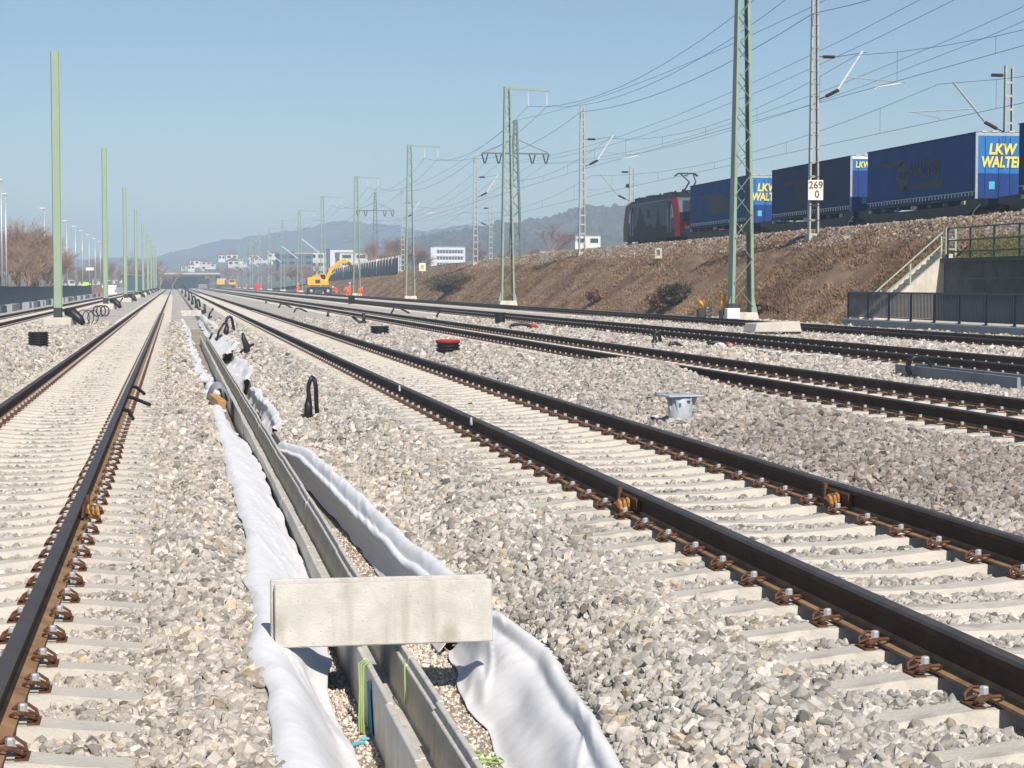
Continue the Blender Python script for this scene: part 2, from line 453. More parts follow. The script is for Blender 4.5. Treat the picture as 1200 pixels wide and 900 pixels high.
me = mesh_np("ground", [(-4200, -550, -0.9), (5200, -550, -0.9), (5200, 3500, -0.9), (-4200, 3500, -0.9)], [(0, 1, 2, 3)], M['field'])
tag(obj("ground", me), kind="structure")

def bed_profile():
    P = [(-15.0, -1.0), (-14.4, -0.3), (-9.2, -0.13)]
    for i, (x, z) in enumerate(TR):
        P += [(x - 1.62, z - 0.185), (x - 1.28, z - 0.235), (x - 0.4, z - 0.262), (x + 0.4, z - 0.262), (x + 1.28, z - 0.235), (x + 1.62, z - 0.185)]
        if i == 1:
            P += [(0.30, -0.215), (1.74, -0.215), (2.05, -0.07)]
    P += [(23.2, -0.05), (24.0, 0.02), (24.6, 0.02), (24.9, -0.6)]
    return P
BED = bed_profile()
def bed_z(X):
    return interp(X, BED)
ys = np.array([-4, 2, 6, 6.9, 7.7, 9, 9.9, 10.3, 11.7, 13, 15.3, 17, 18, 20.4, 22, 24, 25, 28, 30, 33, 40, 44, 47, 56, 64, 70, 110, 180, 300, 480, YEND])
def trench_l(Y): return interp(Y, [(0, .41), (9, .40), (12, .46), (17, .52), (29, .54), (40, .45), (60, .42), (120, .40)])
def trench_r(Y): return interp(Y, [(0, 1.52), (6.9, 1.53), (7.7, 1.62), (9, 1.69), (9.9, 1.66), (10.3, 1.60), (11.7, 1.56), (13, 1.52), (15.3, 1.46), (18, 1.40), (20.4, 1.32), (22, 1.17), (24, 1.17), (25, 1.31), (28, 1.40), (33, 1.28), (40, 1.45), (44, 1.60), (47, 1.40), (56, 1.6), (64, 1.6), (70, 1.35), (120, 1.35)]) + 0.03 * (np.asarray(Y) < 21.5)
P = []
for y in ys:
    l, r = float(trench_l(y)), float(trench_r(y))
    row = []
    for (x, z) in BED:
        row.append((x, y, z))
        if x == 0.30: row += [(l, y, -0.215), (l + 0.05, y, -0.50), (r - 0.05, y, -0.50), (r, y, -0.215)]
    P.append(row)
P = np.array(P)
tag(obj("ballast_bed", grid_mesh("ballast_bed", P, M['ballast'], False)), kind="structure")
# pea gravel floor of the cable trench
P = np.array([[(x, y, -0.480 + 0.006 * math.sin(x * 9 + y)) for x in np.linspace(float(trench_l(y)) + 0.04, float(trench_r(y)) - 0.045, 12)] for y in np.linspace(-1, 90, 180)])
tag(obj("trench_floor", grid_mesh("trench_floor", P, M['pea_floor'], True)), kind="structure")

def emb_h(Y):
    return interp(Y, [(0, 1.0), (150, 1.0), (172, 0.965), (240, 0.87), (300, 0.78), (380, 0.6), (520, 0.25), (640, 0.0)])
YC = 66.3
cols_g = [(24.25, -0.35), (24.45, 0.06), (25.0, 0.50), (25.8, 1.15), (26.6, 1.80), (27.4, 2.45), (28.1, 3.0), (28.5, 3.35)]
def emb_grid(cols, y0, y1, dy, amp, seed):
    yy = np.arange(y0, y1 + 0.01, dy)
    xs_ = np.linspace(cols[0][0], cols[-1][0], max(8, int((cols[-1][0] - cols[0][0]) / 0.22)))
    X, Y = np.meshgrid(xs_, yy)
    Z = interp(X, cols) * np.clip(emb_h(Y), 0.02, 1)
    n = (vnoise(X * 1.3, Y * 0.9, seed) - 0.5) * 2 * amp + (vnoise(X * 4, Y * 3, seed + 1) - 0.5) * amp
    edge = np.minimum(1, np.minimum((X - xs_[0]) / 0.5, (xs_[-1] - X) / 0.5))
    Z = Z + n * np.clip(edge, 0, 1)
    return np.stack([X, Y, Z], -1)
tag(obj("embankment", grid_mesh("embankment", emb_grid(cols_g, YC + 0.2, 420, 0.5, 0.15, 3), M['slope'])), kind="structure")
cols_n = [(27.22, 2.38), (27.6, 2.55), (28.1, 3.0), (28.5, 3.35)]
tag(obj("embankment", grid_mesh("embankment", emb_grid(cols_n, 24, YC + 0.2, 0.5, 0.04, 5), M['grass_green'])), kind="structure")
cols_b = [(28.45, 3.30), (29.5, 4.05), (31.6, 4.05), (32.7, 3.72), (36.6, 3.72), (38.0, 3.6), (41.0, 2.5), (46.0, -1.0)]
tag(obj("embankment_ballast", grid_mesh("embankment_ballast", emb_grid(cols_b, 24, 620, 1.0, 0.02, 9), M['ballast_old'], False)), kind="structure")

# ------------------------------------------------------------------ instanced stones
def scatter(name, P, rot, scl, tint, mtl, nvar=8, flat=0.75, rough=0.30, sub=2, label=None, cat=None, parent=None):
    n = len(P)
    me = bpy.data.meshes.new(name)
    me.vertices.add(n); me.vertices.foreach_set("co", np.asarray(P, np.float32).ravel())
    def fa(nm, typ, arr, key):
        a = me.attributes.new(nm, typ, 'POINT'); a.data.foreach_set(key, np.ascontiguousarray(arr).ravel())
    fa("rot", 'FLOAT_VECTOR', np.asarray(rot, np.float32), "vector")
    fa("scl", 'FLOAT_VECTOR', np.asarray(scl, np.float32), "vector")
    fa("tint", 'FLOAT_VECTOR', np.asarray(tint, np.float32), "vector")
    fa("var", 'INT', nrs.randint(0, nvar, n).astype(np.int32), "value")
    me.materials.append(mtl)
    o = obj(name, me, parent)
    tag(o, label, cat, kind="stuff")
    ng = bpy.data.node_groups.new(name + "_scatter", 'GeometryNodeTree')
    ng.interface.new_socket("Geometry", in_out='INPUT', socket_type='NodeSocketGeometry')
    ng.interface.new_socket("Geometry", in_out='OUTPUT', socket_type='NodeSocketGeometry')
    N, L = ng.nodes.new, ng.links.new
    gi, go = N('NodeGroupInput'), N('NodeGroupOutput')
    join = N('GeometryNodeJoinGeometry')
    for k in range(nvar):
        ico = N('GeometryNodeMeshIcoSphere'); ico.inputs["Radius"].default_value = 0.5; ico.inputs["Subdivisions"].default_value = sub
        sp = N('GeometryNodeSetPosition'); rv = N('FunctionNodeRandomValue'); rv.data_type = 'FLOAT_VECTOR'
        rv.inputs[0].default_value = (-rough,) * 3; rv.inputs[1].default_value = (rough,) * 3
        rv.inputs["Seed"].default_value = 31 * k + 5
        L(ico.outputs["Mesh"], sp.inputs["Geometry"]); L(rv.outputs[0], sp.inputs["Offset"])
        ch = N('GeometryNodeConvexHull'); L(sp.outputs[0], ch.inputs[0])
        tf = N('GeometryNodeTransform'); L(ch.outputs[0], tf.inputs["Geometry"])
        tf.inputs["Scale"].default_value = (1.0 + 0.18 * math.sin(k * 2.1), 0.82 + 0.15 * math.cos(k * 1.7), flat + 0.12 * math.sin(k * 3.3))
        ss = N('GeometryNodeSetShadeSmooth'); ss.inputs["Shade Smooth"].default_value = False; L(tf.outputs[0], ss.inputs[0])
        sm = N('GeometryNodeSetMaterial'); sm.inputs["Material"].default_value = mtl; L(ss.outputs[0], sm.inputs["Geometry"])
        g2 = N('GeometryNodeGeometryToInstance'); L(sm.outputs[0], g2.inputs[0])
        L(g2.outputs[0], join.inputs[0])
    def na(nm, typ):
        x = N('GeometryNodeInputNamedAttribute'); x.data_type = typ; x.inputs["Name"].default_value = nm
        return x.outputs["Attribute"]
    ip = N('GeometryNodeInstanceOnPoints'); ip.inputs["Pick Instance"].default_value = True
    L(gi.outputs[0], ip.inputs["Points"]); L(join.outputs[0], ip.inputs["Instance"])
    L(na("var", 'INT'), ip.inputs["Instance Index"])
    e2r = N('FunctionNodeEulerToRotation'); L(na("rot", 'FLOAT_VECTOR'), e2r.inputs[0]); L(e2r.outputs[0], ip.inputs["Rotation"])
    L(na("scl", 'FLOAT_VECTOR'), ip.inputs["Scale"])
    L(ip.outputs[0], go.inputs[0])
    md = o.modifiers.new("scatter", 'NODES'); md.node_group = ng
    return o

def frustum_pts(z0, z1, dens, margin=1.0):
    """random points on the bed, uniformly over the ground between two camera distances, inside what the lens sees plus a margin"""
    half = 600 / FPX
    area = 0
    w1 = z1 * half + margin
    n = int((z1 - z0) * 2 * w1 * dens)
    zc = nrs.uniform(z0, z1, n); s = nrs.uniform(-w1, w1, n)
    k = np.abs(s) < zc * half + margin
    zc, s = zc[k], s[k]
    X = zc * math.sin(PSI) + s * math.cos(PSI)
    Y = zc * math.cos(PSI) - s * math.sin(PSI)
    return X, Y

MOUNDS = [(7.6, 31.0, 1.3, 3.2, 0.29), (6.6, 24.0, 1.0, 2.5, 0.12), (6.3, 36.0, 1.0, 4.0, 0.12), (2.05, 8.0, 0.35, 3.0, 0.05), (5.9, 17.0, 0.5, 4.0, 0.08), (6.2, 44.0, 0.9, 3.0, 0.15)]
def heap(X, Y):
    z = np.zeros_like(X)
    for mx, my, rx, ry, h in MOUNDS:
        z = z + h * np.exp(-((X - mx) / rx) ** 2 - ((Y - my) / ry) ** 2)
    z = z + (vnoise(X * 1.1, Y * 1.1, 21) - 0.5) * 0.05 + (vnoise(X * 4.5, Y * 4.5, 22) - 0.5) * 0.025
    return z

def stone_field(z0, z1, dens, size, margin=1.0):
    X, Y = frustum_pts(z0, z1, dens, margin)
    keep = (X > -14) & (X < 24.2)
    keep &= ~((X > trench_l(Y) - 0.03) & (X < trench_r(Y) + 0.055))                       # cable trench
    crib = np.zeros_like(keep); shoulder = np.zeros_like(X)
    for i, (tx, tz) in enumerate(TR):
        dx = X - tx
        k = np.abs(Y - SOFF[i] - np.round((Y - SOFF[i]) / SP) * SP)   # distance to the nearest sleeper axis
        on = np.abs(dx) < 1.32
        crib |= on
        keep &= ~(on & (k < 0.118) & (nrs.rand(len(X)) > (0.05 if i > 1 else 0.02)))
        keep &= ~((np.abs(np.abs(dx) - 0.7535) < 0.085))                       # under the rails
    X, Y, crib = X[keep], Y[keep], crib[keep]
    n = len(X)
    sz = size * np.exp(nrs.normal(0, 0.34, n)); sz = np.clip(sz, size * 0.40, size * 1.8); sz = np.where(crib, np.minimum(sz * 0.85, 0.055), sz)
    Z = bed_z(X) + np.where(crib, (vnoise(X * 3, Y * 3, 5) - 0.55) * 0.03, heap(X, Y)) + nrs.uniform(-0.55, 0.42, n) * sz
    Z = np.where(crib, np.minimum(Z, bed_z(X) + 0.012), Z)
    rot = nrs.uniform(-math.pi, math.pi, (n, 3)); rot[:, :2] *= 0.35
    scl = sz[:, None] * nrs.uniform(0.8, 1.25, (n, 3))
    # colour: pale limestone near the trench, greyer by the second track, a dark reddish load further right
    lum = np.clip(nrs.normal(0.405, 0.105, n), 0.13, 0.66)
    grey = interp(X, [(-2, 0.1), (0.3, 0.05), (1.6, 0.1), (2.2, 0.45), (3.0, 0.65), (5.0, 0.65), (6, 0.4), (9, 0.35), (24, 0.3)])
    grey = np.clip(grey + (vnoise(X * 0.8, Y * 0.8, 31) - 0.5) * 0.7, 0, 1)
    warm = np.stack([lum * 1.10, lum * 0.99, lum * 0.85], -1)
    cold = np.stack([lum * 0.97, lum * 0.92, lum * 0.855], -1)
    c = warm * (1 - grey[:, None]) + cold * grey[:, None]
    dark = np.clip(interp(X, [(4.9, 0), (5.7, 1), (8.0, 1), (8.6, 0.3), (12.5, 0.2), (24, 0.2)]) * interp(Y, [(10, 1), (19, 1), (25, 0.35), (32, 0.1), (60, 0.1)]), 0, 1)
    dark = np.clip(dark * (0.5 + vnoise(X * 0.7, Y * 0.5, 41)), 0, 1)[:, None]
    c = c * (1 - dark) + dark * np.stack([lum * 0.70, lum * 0.615, lum * 0.55], -1)
    odd = nrs.rand(n)
    c[odd < 0.07] *= np.array([1.06, 0.94, 0.76])
    c[odd > 0.95] *= 0.6
    c[(odd > 0.90) & (odd < 0.95)] *= 1.22
    return np.stack([X, Y, Z], -1), rot, scl, np.clip(c, 0.03, 0.82)

bed = []
for args in ((4.6, 11.0, 2900, 0.0315, 0.7), (11.0, 20.0, 1600, 0.037, 0.7), (20.0, 38.0, 820, 0.044, 0.8), (38.0, 90.0, 200, 0.066, 1.0)):
    bed.append(stone_field(*args))
scatter("ballast_stones", *[np.concatenate([b[i] for b in bed]) for i in range(4)], M['stone'], label="loose crushed grey and cream ballast stones covering the ground between the tracks", cat="gravel")

# reddish old ballast on the shoulder of the high embankment
n = 34000
Y = 30 + (nrs.rand(n) ** 1.5) * 170; t = nrs.rand(n)
X = 29.95 - t ** 1.3 * 1.6; Z = interp(X, cols_g[:-1] + cols_b[1:]) * emb_h(Y) + nrs.uniform(-0.02, 0.03, n)
lum = np.clip(nrs.normal(0.26, 0.085, n), 0.08, 0.5)
c = np.stack([lum * 1.08, lum * 0.86, lum * 0.70], -1)
scatter("embankment_stones", np.stack([X, Y, Z], -1), nrs.uniform(-3, 3, (n, 3)), (0.085 * np.exp(nrs.normal(0, 0.3, n)))[:, None] * np.ones((n, 3)), c, M['stone'], nvar=5, label="brown old ballast stones on the high embankment shoulder", cat="gravel")

# pea gravel in the trench
n = 30000
Y = 5.2 + nrs.rand(n) ** 1.4 * 11; X = nrs.uniform(0.46, 1.47, n)
k = ~((X > 0.85) & (X < 1.11)); X, Y = X[k], Y[k]; n = len(X)
Z = -0.482 + nrs.uniform(-0.004, 0.010, n)
lum = np.clip(nrs.normal(0.60, 0.11, n), 0.25, 0.8)
scatter("pea_gravel", np.stack([X, Y, Z], -1), nrs.uniform(-3, 3, (n, 3)), (0.016 * np.exp(nrs.normal(0, 0.3, n)))[:, None] * np.ones((n, 3)), np.stack([lum * 1.08, lum * 0.95, lum * 0.82], -1), M['pea'], nvar=4, sub=1, rough=0.18, label="fine beige pea gravel on the cable trench floor", cat="gravel")

# dry grass blades on the slope, one mesh
def grass(name, n, fx, label, mtl, hmin, hmax, y0, y1, p):
    Y = y0 + (nrs.rand(n) ** p) * (y1 - y0); X, Z = fx(Y, n)
    if n > 10000:
        kp = vnoise(X * 0.9, Y * 0.22, 77) + 0.35 * vnoise(X * 2.5, Y * 0.9, 78) > 0.30
        X, Y, Z = X[kp], Y[kp], Z[kp]; n = len(X)
    B = 5
    ang = nrs.uniform(0, 2 * math.pi, (n, B)); h = nrs.uniform(hmin, hmax, (n, B)); lean = nrs.uniform(0.1, 0.85, (n, B))
    w = 0.010 + 0.00016 * Y[:, None] + nrs.uniform(0, 0.012, (n, B))
    bx = X[:, None] + nrs.uniform(-0.13, 0.13, (n, B)); by = Y[:, None] + nrs.uniform(-0.13, 0.13, (n, B)); bz = Z[:, None] - 0.03 + 0 * bx
    ta = nrs.uniform(0, 2 * math.pi, (n, B))
    a = np.stack([bx - w * np.cos(ta), by - w * np.sin(ta), bz], -1)
    b = np.stack([bx + w * np.cos(ta), by + w * np.sin(ta), bz], -1)
    c = np.stack([bx + h * lean * np.cos(ang) - h * 0.25, by + h * lean * np.sin(ang), bz + h * np.sqrt(1 - lean ** 2 * 0.8)], -1)
    V = np.stack([a, b, c], 2).reshape(-1, 3)
    F = np.arange(len(V)).reshape(-1, 3)
    o = obj(name, mesh_np(name, V, F, mtl)); tag(o, label, "grass", kind="stuff")
def fx_slope(Y, n):
    X = 24.5 + nrs.rand(n) ** 1.15 * 4.9
    bald = vnoise(X * 0.9, Y * 0.35, 71)
    return X, interp(X, cols_g[:-1] + cols_b[1:]) * emb_h(Y) + (bald - 0.58) * 0.16
grass("dry_grass", 46000, fx_slope, "matted brown dry grass on the embankment slope", M['dry_grass'], 0.05, 0.17, YC + 0.6, 300, 1.9)
def fx_top(Y, n):
    X = 27.3 + nrs.rand(n) * 1.1
    return X, interp(X, cols_n)
grass("grass", 5000, fx_top, "short green grass above the retaining wall", M['grass_green'], 0.02, 0.06, 50, YC, 1.0)

# ------------------------------------------------------------------ tracks
RAILP = [(-0.075, 0.0), (0.075, 0.0), (0.075, 0.012), (0.022, 0.028), (0.009, 0.045), (0.009, 0.118), (0.034, 0.130), (0.036, 0.158), (0.027, 0.172), (-0.027, 0.172), (-0.036, 0.158), (-0.034, 0.130), (-0.009, 0.118), (-0.009, 0.045), (-0.022, 0.028), (-0.075, 0.012)]
def rail_mesh():
    b = MB(); n = len(RAILP)
    ys = [-3, 5, 10, 20, 40, 100, 300, YEND]
    vs = [(x, y, z) for y in ys for (x, z) in RAILP]
    for r in range(len(ys) - 1):
        for i in range(n):
            j = (i + 1) % n
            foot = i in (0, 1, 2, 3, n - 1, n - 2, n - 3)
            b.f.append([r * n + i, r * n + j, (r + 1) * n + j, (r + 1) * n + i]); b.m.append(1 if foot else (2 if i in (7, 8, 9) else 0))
    b.v = vs
    b.f.append(list(range(n))[::-1]); b.m.append(0)
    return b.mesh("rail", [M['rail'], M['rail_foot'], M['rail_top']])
RAIL = rail_mesh()
def sleeper_geo(b, oy=0.0, simple=False):
    # top profile along x: ends, rail seats, waisted middle; z relative to rail top
    prof = [(-1.30, -0.225), (-1.05, -0.200), (-0.92, -0.186), (-0.58, -0.186), (-0.42, -0.205), (-0.2, -0.222), (0.2, -0.222), (0.42, -0.205), (0.58, -0.186), (0.92, -0.186), (1.05, -0.200), (1.30, -0.225)]
    vs, fs = [], []
    for x, z in prof:
        wt = 0.086 if abs(x) > 0.5 else 0.080
        wb = wt + 0.045
        vs += [(x, oy - wb, -0.40), (x, oy - wt, z), (x, oy + wt, z), (x, oy + wb, -0.40)]
    for i in range(len(prof) - 1):
        for j in range(3):
            fs.append((i * 4 + j, i * 4 + j + 1, (i + 1) * 4 + j + 1, (i + 1) * 4 + j))
    k = (len(prof) - 1) * 4
    fs += [(0, 3, 2, 1), (k, k + 1, k + 2, k + 3)]
    b.add(vs, fs)
    return b
SLEEPER = sleeper_geo(MB()).mesh("sleeper", M['sleeper'])
SLEEPER_B = []
for q in range(4):
    b = sleeper_geo(MB()); rr = random.Random(q)
    b.v = [(x + rr.uniform(-.004, .004), y + rr.uniform(-.004, .004), z + rr.uniform(-.003, .003)) for x, y, z in b.v]
    SLEEPER_B.append(b.mesh("sleeper", M['sleeper']))
def clip_geo(b, ox, oy, side, detail=True):
    """W shaped spring clip and bolt, side = +1 when the rail lies towards -x"""
    z = -0.150
    s = side
    if detail:
        for k in (-1, 1):
            p = [(ox - s * 0.004, oy + k * 0.014, z + 0.006), (ox + s * 0.040, oy + k * 0.020, z + 0.002), (ox + s * 0.074, oy + k * 0.040, z - 0.018),
                 (ox + s * 0.066, oy + k * 0.072, z - 0.004), (ox + s * 0.028, oy + k * 0.094, z + 0.018), (ox - s * 0.006, oy + k * 0.088, z + 0.018), (ox - s * 0.026, oy + k * 0.066, z + 0.004)]
            b.tube(p, 0.0078, 5, 0)
        b.box((ox + s * 0.062, oy, z - 0.034), (0.05, 0.13, 0.016), mi=0)
        b.lathe([(0.025, -0.012), (0.025, -0.004), (0.0185, -0.002), (0.0185, 0.024), (0.013, 0.030)], 6, (ox + s * 0.018, oy, z + 0.010), 1)
    else:
        b.box((ox + s * 0.034, oy + 0.055, z - 0.004), (0.085, 0.05, 0.026), mi=0); b.box((ox + s * 0.034, oy - 0.055, z - 0.004), (0.085, 0.05, 0.026), mi=0)
        b.box((ox + s * 0.018, oy, z + 0.014), (0.030, 0.030, 0.05), mi=1)
    return b
CLIP = {s: clip_geo(MB(), 0, 0, s).mesh("rail_clip", [M['rust'], M['zinc']]) for s in (-1, 1)}
NEAR_CLIP, NEAR_SLEEPER, FAR_SLEEPER = 21.0, 46.0, 330.0
track_labels = ["track with two rusty rails beyond the green poles at the picture's left edge",
                "track on pale sleepers running left of the white lined cable trench",
                "track with dark rails between the cable trench and the grey metal pot",
                "track just beyond the grey pot, partly hidden by a ballast heap",
                "track with close dark rails next to last before the embankment",
                "track hard against the grass embankment and the grey fence slab"]
PADV = (0.7535 - 0.078, 0.7535 + 0.078)
for i, (tx, tz) in enumerate(TR):
    t = empty("railway_track", (tx, 0, tz), 0, track_labels[i], "track", "railway tracks side by side")
    for s in (-1, 1):
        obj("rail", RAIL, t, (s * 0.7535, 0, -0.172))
    far_s, far_c = MB(), MB()
    k0 = int(4 / SP); k1 = int(FAR_SLEEPER / SP)
    for k in range(k0, k1):
        y = k * SP + SOFF[i]
        zc = zc_of(tx, y)
        px = 600 + FPX * ((tx * math.cos(PSI) - y * math.sin(PSI)) / zc)
        pxr = 600 + FPX * (((tx - 1.3) * math.cos(PSI) - y * math.sin(PSI)) / zc)
        pxl = 600 + FPX * (((tx + 1.3) * math.cos(PSI) - y * math.sin(PSI)) / zc)
        if pxr > 1320 or pxl < -160 or zc < 4.2: continue
        near = zc < (NEAR_SLEEPER if i in (1, 2, 3) else 36)
        spots = [(sx * a, -(-1 if a > 0.7535 else 1) * sx) for sx in (-1, 1) for a in PADV]
        if near:
            so = obj("sleeper", SLEEPER_B[k % 4], t, (rnd.uniform(-.008, .008), y, 0), (0, 0, rnd.uniform(-.004, .004)))
        else:
            sleeper_geo(far_s, y)
        for (cx, sd) in spots:
            if near and zc < NEAR_CLIP and i in (1, 2):
                obj("rail_clip", CLIP[1 if sd > 0 else -1], so, (cx, 0, 0))
            elif zc < 115:
                clip_geo(far_c, cx, y, 1 if sd > 0 else -1, False)
    if far_s.v: tag(far_s.build("sleeper_row", M['sleeper'], t), kind="stuff")
    if far_c.v: tag(far_c.build("rail_clip_row", [M['rust'], M['zinc']], t), kind="stuff")

# track on the embankment under the train, and the nearer one
for x0, z0, lab in ((34.4, 3.86, "track on the embankment top carrying the freight train"), (30.6, 4.16, "track along the embankment edge in front of the freight train")):
    t = empty("railway_track", (0, 0, 0), 0, lab, "track", "tracks on the embankment")
    for s in (-1, 1):
        b = MB(); ys = list(range(26, 640, 12)); n = len(RAILP)
        for y in ys:
            hz = (z0 + 0.15) * float(emb_h(y)) - 0.15
            b.v += [(x0 + s * 0.7535 + x, y, hz - 0.172 + z) for x, z in RAILP]
        for r in range(len(ys) - 1):
            for q in range(n):
                b.f.append([r * n + q, r * n + (q + 1) % n, (r + 1) * n + (q + 1) % n, (r + 1) * n + q]); b.m.append(0)
        b.build("rail", M['rail'], t)
    sl = MB()
    for k in range(int(32 / SP), int(200 / SP)):
        y = k * SP
        g = MB(); sleeper_geo(g, y); hz = (z0 + 0.15) * float(emb_h(y)) - 0.15
        sl.add([(x + x0, yy, zz + hz + 0.02) for x, yy, zz in g.v], g.f)
    tag(sl.build("sleeper_row", M['sleeper'], t), kind="stuff")

# ------------------------------------------------------------------ cable trench: trough, cover slabs, fleece
def trough_mesh():
    # U section with a rebate for the lid; local x centred, z from -0.29 to 0 (top)
    o, t, l, b = 0.12, 0.026, 0.044, 0.05
    prof = [(-o, -0.29), (o, -0.29), (o, 0), (o - t, 0), (o - t, -0.038), (o - l, -0.040), (o - l - 0.006, -0.29 + b), (-o + l + 0.006, -0.29 + b), (-o + l, -0.040), (-o + t, -0.038), (-o + t, 0), (-o, 0)]
    return MB().prism(prof, -0.497, 0.497, 'y')
TROUGH = trough_mesh().mesh("cable_trough", M['trough'])
TX = 0.98
for k in range(62):
    y = 5.6 + k * 1.0
    o = obj("cable_trough", TROUGH, None, (TX + rnd.uniform(-.004, .004), y, -0.2 + rnd.uniform(-.004, .004)), (rnd.uniform(-.003, .003), 0, rnd.uniform(-.005, .005)))
    bv = o.modifiers.new("bevel", 'BEVEL'); bv.width = 0.004; bv.segments = 1
    tag(o, "grey U-shaped concrete trough section in the line laid along the trench", "cable trough", "trough sections laid end to end")

def slab(name, loc, size, lean, rz, label, m=None):
    b = MB().box((0, 0, size[2] / 2), size)
    o = b.build(name, m or M['cover'], bevel=0.006)
    o.location = loc; o.rotation_euler = (lean, 0, rz)
    tag(o, label, "concrete slab", "trough cover slabs")
    return o
slab("cover_slab", (0.995, 9.42, -0.198), (1.06, 0.052, 0.305), math.radians(-7), math.radians(0.3), "pale concrete cover slab standing across the trough, nearer of the pair")
slab("cover_slab", (0.978, 9.482, -0.196), (1.06, 0.052, 0.318), math.radians(-6), math.radians(-0.3), "pale concrete cover slab leaning behind the front one across the trough")
slab("cover_slab", (0.92, 109, -0.2), (1.1, 0.06, 0.32), math.radians(-7), 0, "small far cover slab standing across the trough beyond the cable loops")

def resample(sec, n):
    sec = np.array(sec, float)
    d = np.r_[0, np.cumsum(np.hypot(np.diff(sec[:, 0]), np.diff(sec[:, 1])))]; d /= d[-1]
    # smooth: sample the polyline then average neighbours
    t = np.linspace(0, 1, n)
    X, Z = np.interp(t, d, sec[:, 0]), np.interp(t, d, sec[:, 1])
    for _ in range(2):
        X[1:-1] = (X[:-2] + 2 * X[1:-1] + X[2:]) / 4; Z[1:-1] = (Z[:-2] + 2 * Z[1:-1] + Z[2:]) / 4
    return np.stack([X, Z], -1)
def fleece(rows, label, seed, dy=0.06, n=22, amp=0.012, m=None, ragged=0.03):
    """rows: (Y, section) from near to far; section runs outer edge to inner edge"""
    Ys = [r[0] for r in rows]; S = np.array([resample(r[1], n) for r in rows])
    yy = np.arange(Ys[0], Ys[-1], dy)
    G = np.zeros((len(yy), n, 3))
    for j in range(n):
        G[:, j, 0] = np.interp(yy, Ys, S[:, j, 0]); G[:, j, 2] = np.interp(yy, Ys, S[:, j, 1])
    G[:, :, 1] = yy[:, None]
    jj = np.arange(n)[None, :] / n
    Yg = yy[:, None] + 0 * jj
    # folds that cross the sheet, creases along it, and a wavering edge
    fold = (vnoise(Yg * 1.3 + jj * 1.2, jj * 1.5, seed) - 0.5) * 2.2 + (vnoise(Yg * 4.5 + jj * 4, jj * 2, seed + 1) - 0.5) * 0.5 + (vnoise(Yg * 15 - jj * 7, jj * 6, seed + 2) - 0.5) * 0.2
    ridge = np.abs(vnoise(Yg * 1.5 + jj * 4.0, jj * 2.2 + Yg * 0.4, seed + 9) - 0.5)
    fold = fold + 1.5 * np.clip(0.045 - ridge, 0, 1) / 0.045 + (vnoise(Yg * 40, jj * 26, seed + 12) - 0.5) * 0.15
    w = np.sin(np.pi * np.clip(jj, 0.02, 0.98)) ** 0.5
    G[:, :, 2] += fold * amp * (0.35 + w)
    G[:, :, 0] += (vnoise(Yg * 3.1, jj * 2, seed + 3) - 0.5) * amp * 1.6
    edge = (vnoise(Yg * 1.3, 0 * jj, seed + 4) - 0.5) * 2 * ragged
    G[:, :, 0] += edge * (1 - jj) ** 2 * (1 if G[0, 0, 0] > 1 else -1)
    edge2 = (vnoise(Yg * 1.9, 0 * jj, seed + 6) - 0.5) * 2 * ragged
    G[:, :, 0] += edge2 * jj ** 3
    G[:, :, 2] = np.maximum(G[:, :, 2], FL - 0.004)
    o = obj("fleece_sheet", grid_mesh("fleece_sheet", G, m or M['fabric'], True))
    sd = o.modifiers.new("thickness", 'SOLIDIFY'); sd.thickness = 0.006; sd.offset = 0
    ss = o.modifiers.new("smooth", 'SUBSURF'); ss.levels = 1; ss.render_levels = 1
    tag(o, label, "fleece", "white fleece lining the trench")
    return o
FL = -0.462
def Lsec(o, i, zi=FL, zo=-0.155):
    return [(o - 0.05, zo - 0.04), (o - 0.015, zo - 0.005), (o + 0.03, zo), (o + 0.10, zo - 0.035), ((o + i) / 2 + 0.02, (zo + zi) / 2), (i - 0.07, zi + 0.03), (i, zi)]
fleece([(5.0, Lsec(.42, .77)), (6.5, Lsec(.415, .76)), (7.6, Lsec(.405, .75)), (8.7, Lsec(.40, .74)), (9.35, Lsec(.40, .70, -.40)), (9.6, Lsec(.41, .72, -.38)),
        (10.5, Lsec(.44, .80, -.40)), (12.0, Lsec(.48, .838, -.36)), (14, Lsec(.52, .845, -.32)), (17, Lsec(.54, .845, -.30)), (20, Lsec(.53, .846, -.28)), (24, Lsec(.54, .84, -.36)), (26, Lsec(.55, .80, -.42)), (29.5, Lsec(.56, .72))],
       "long white fleece sheet down the trench's left side from the picture's bottom edge", 51, amp=0.013)
fleece([(30.5, Lsec(.50, .74)), (33, Lsec(.52, .72)), (38, Lsec(.46, .80, -.4)), (46, Lsec(.47, .70)), (55, Lsec(.40, .66)), (64, Lsec(.42, .66))],
       "crumpled white fleece beyond the timber block on the trench's left side", 57, dy=0.12, amp=0.03, ragged=0.08)
fleece([(65, Lsec(.40, .68)), (74, Lsec(.40, .62)), (84, Lsec(.38, .66)), (98, Lsec(.38, .6))],
       "farthest narrow strip of white fleece left of the trough", 58, dy=0.2, amp=0.03, ragged=0.08)
def Rsec(o, i, zo=-0.172, zi=FL):
    return [(o + 0.055, zo - 0.05), (o + 0.02, zo - 0.005), (o - 0.012, zo), (o - 0.03, zo - 0.03), (o - 0.035, zo - 0.085), (o - 0.06, zo - 0.075), (o - 0.11, zo - 0.095), ((o + i) / 2 - 0.02, zi + 0.125), (i + 0.05, zi + 0.06), (i + 0.012, zi + 0.02), (i, zi), (i - 0.03, zi)]
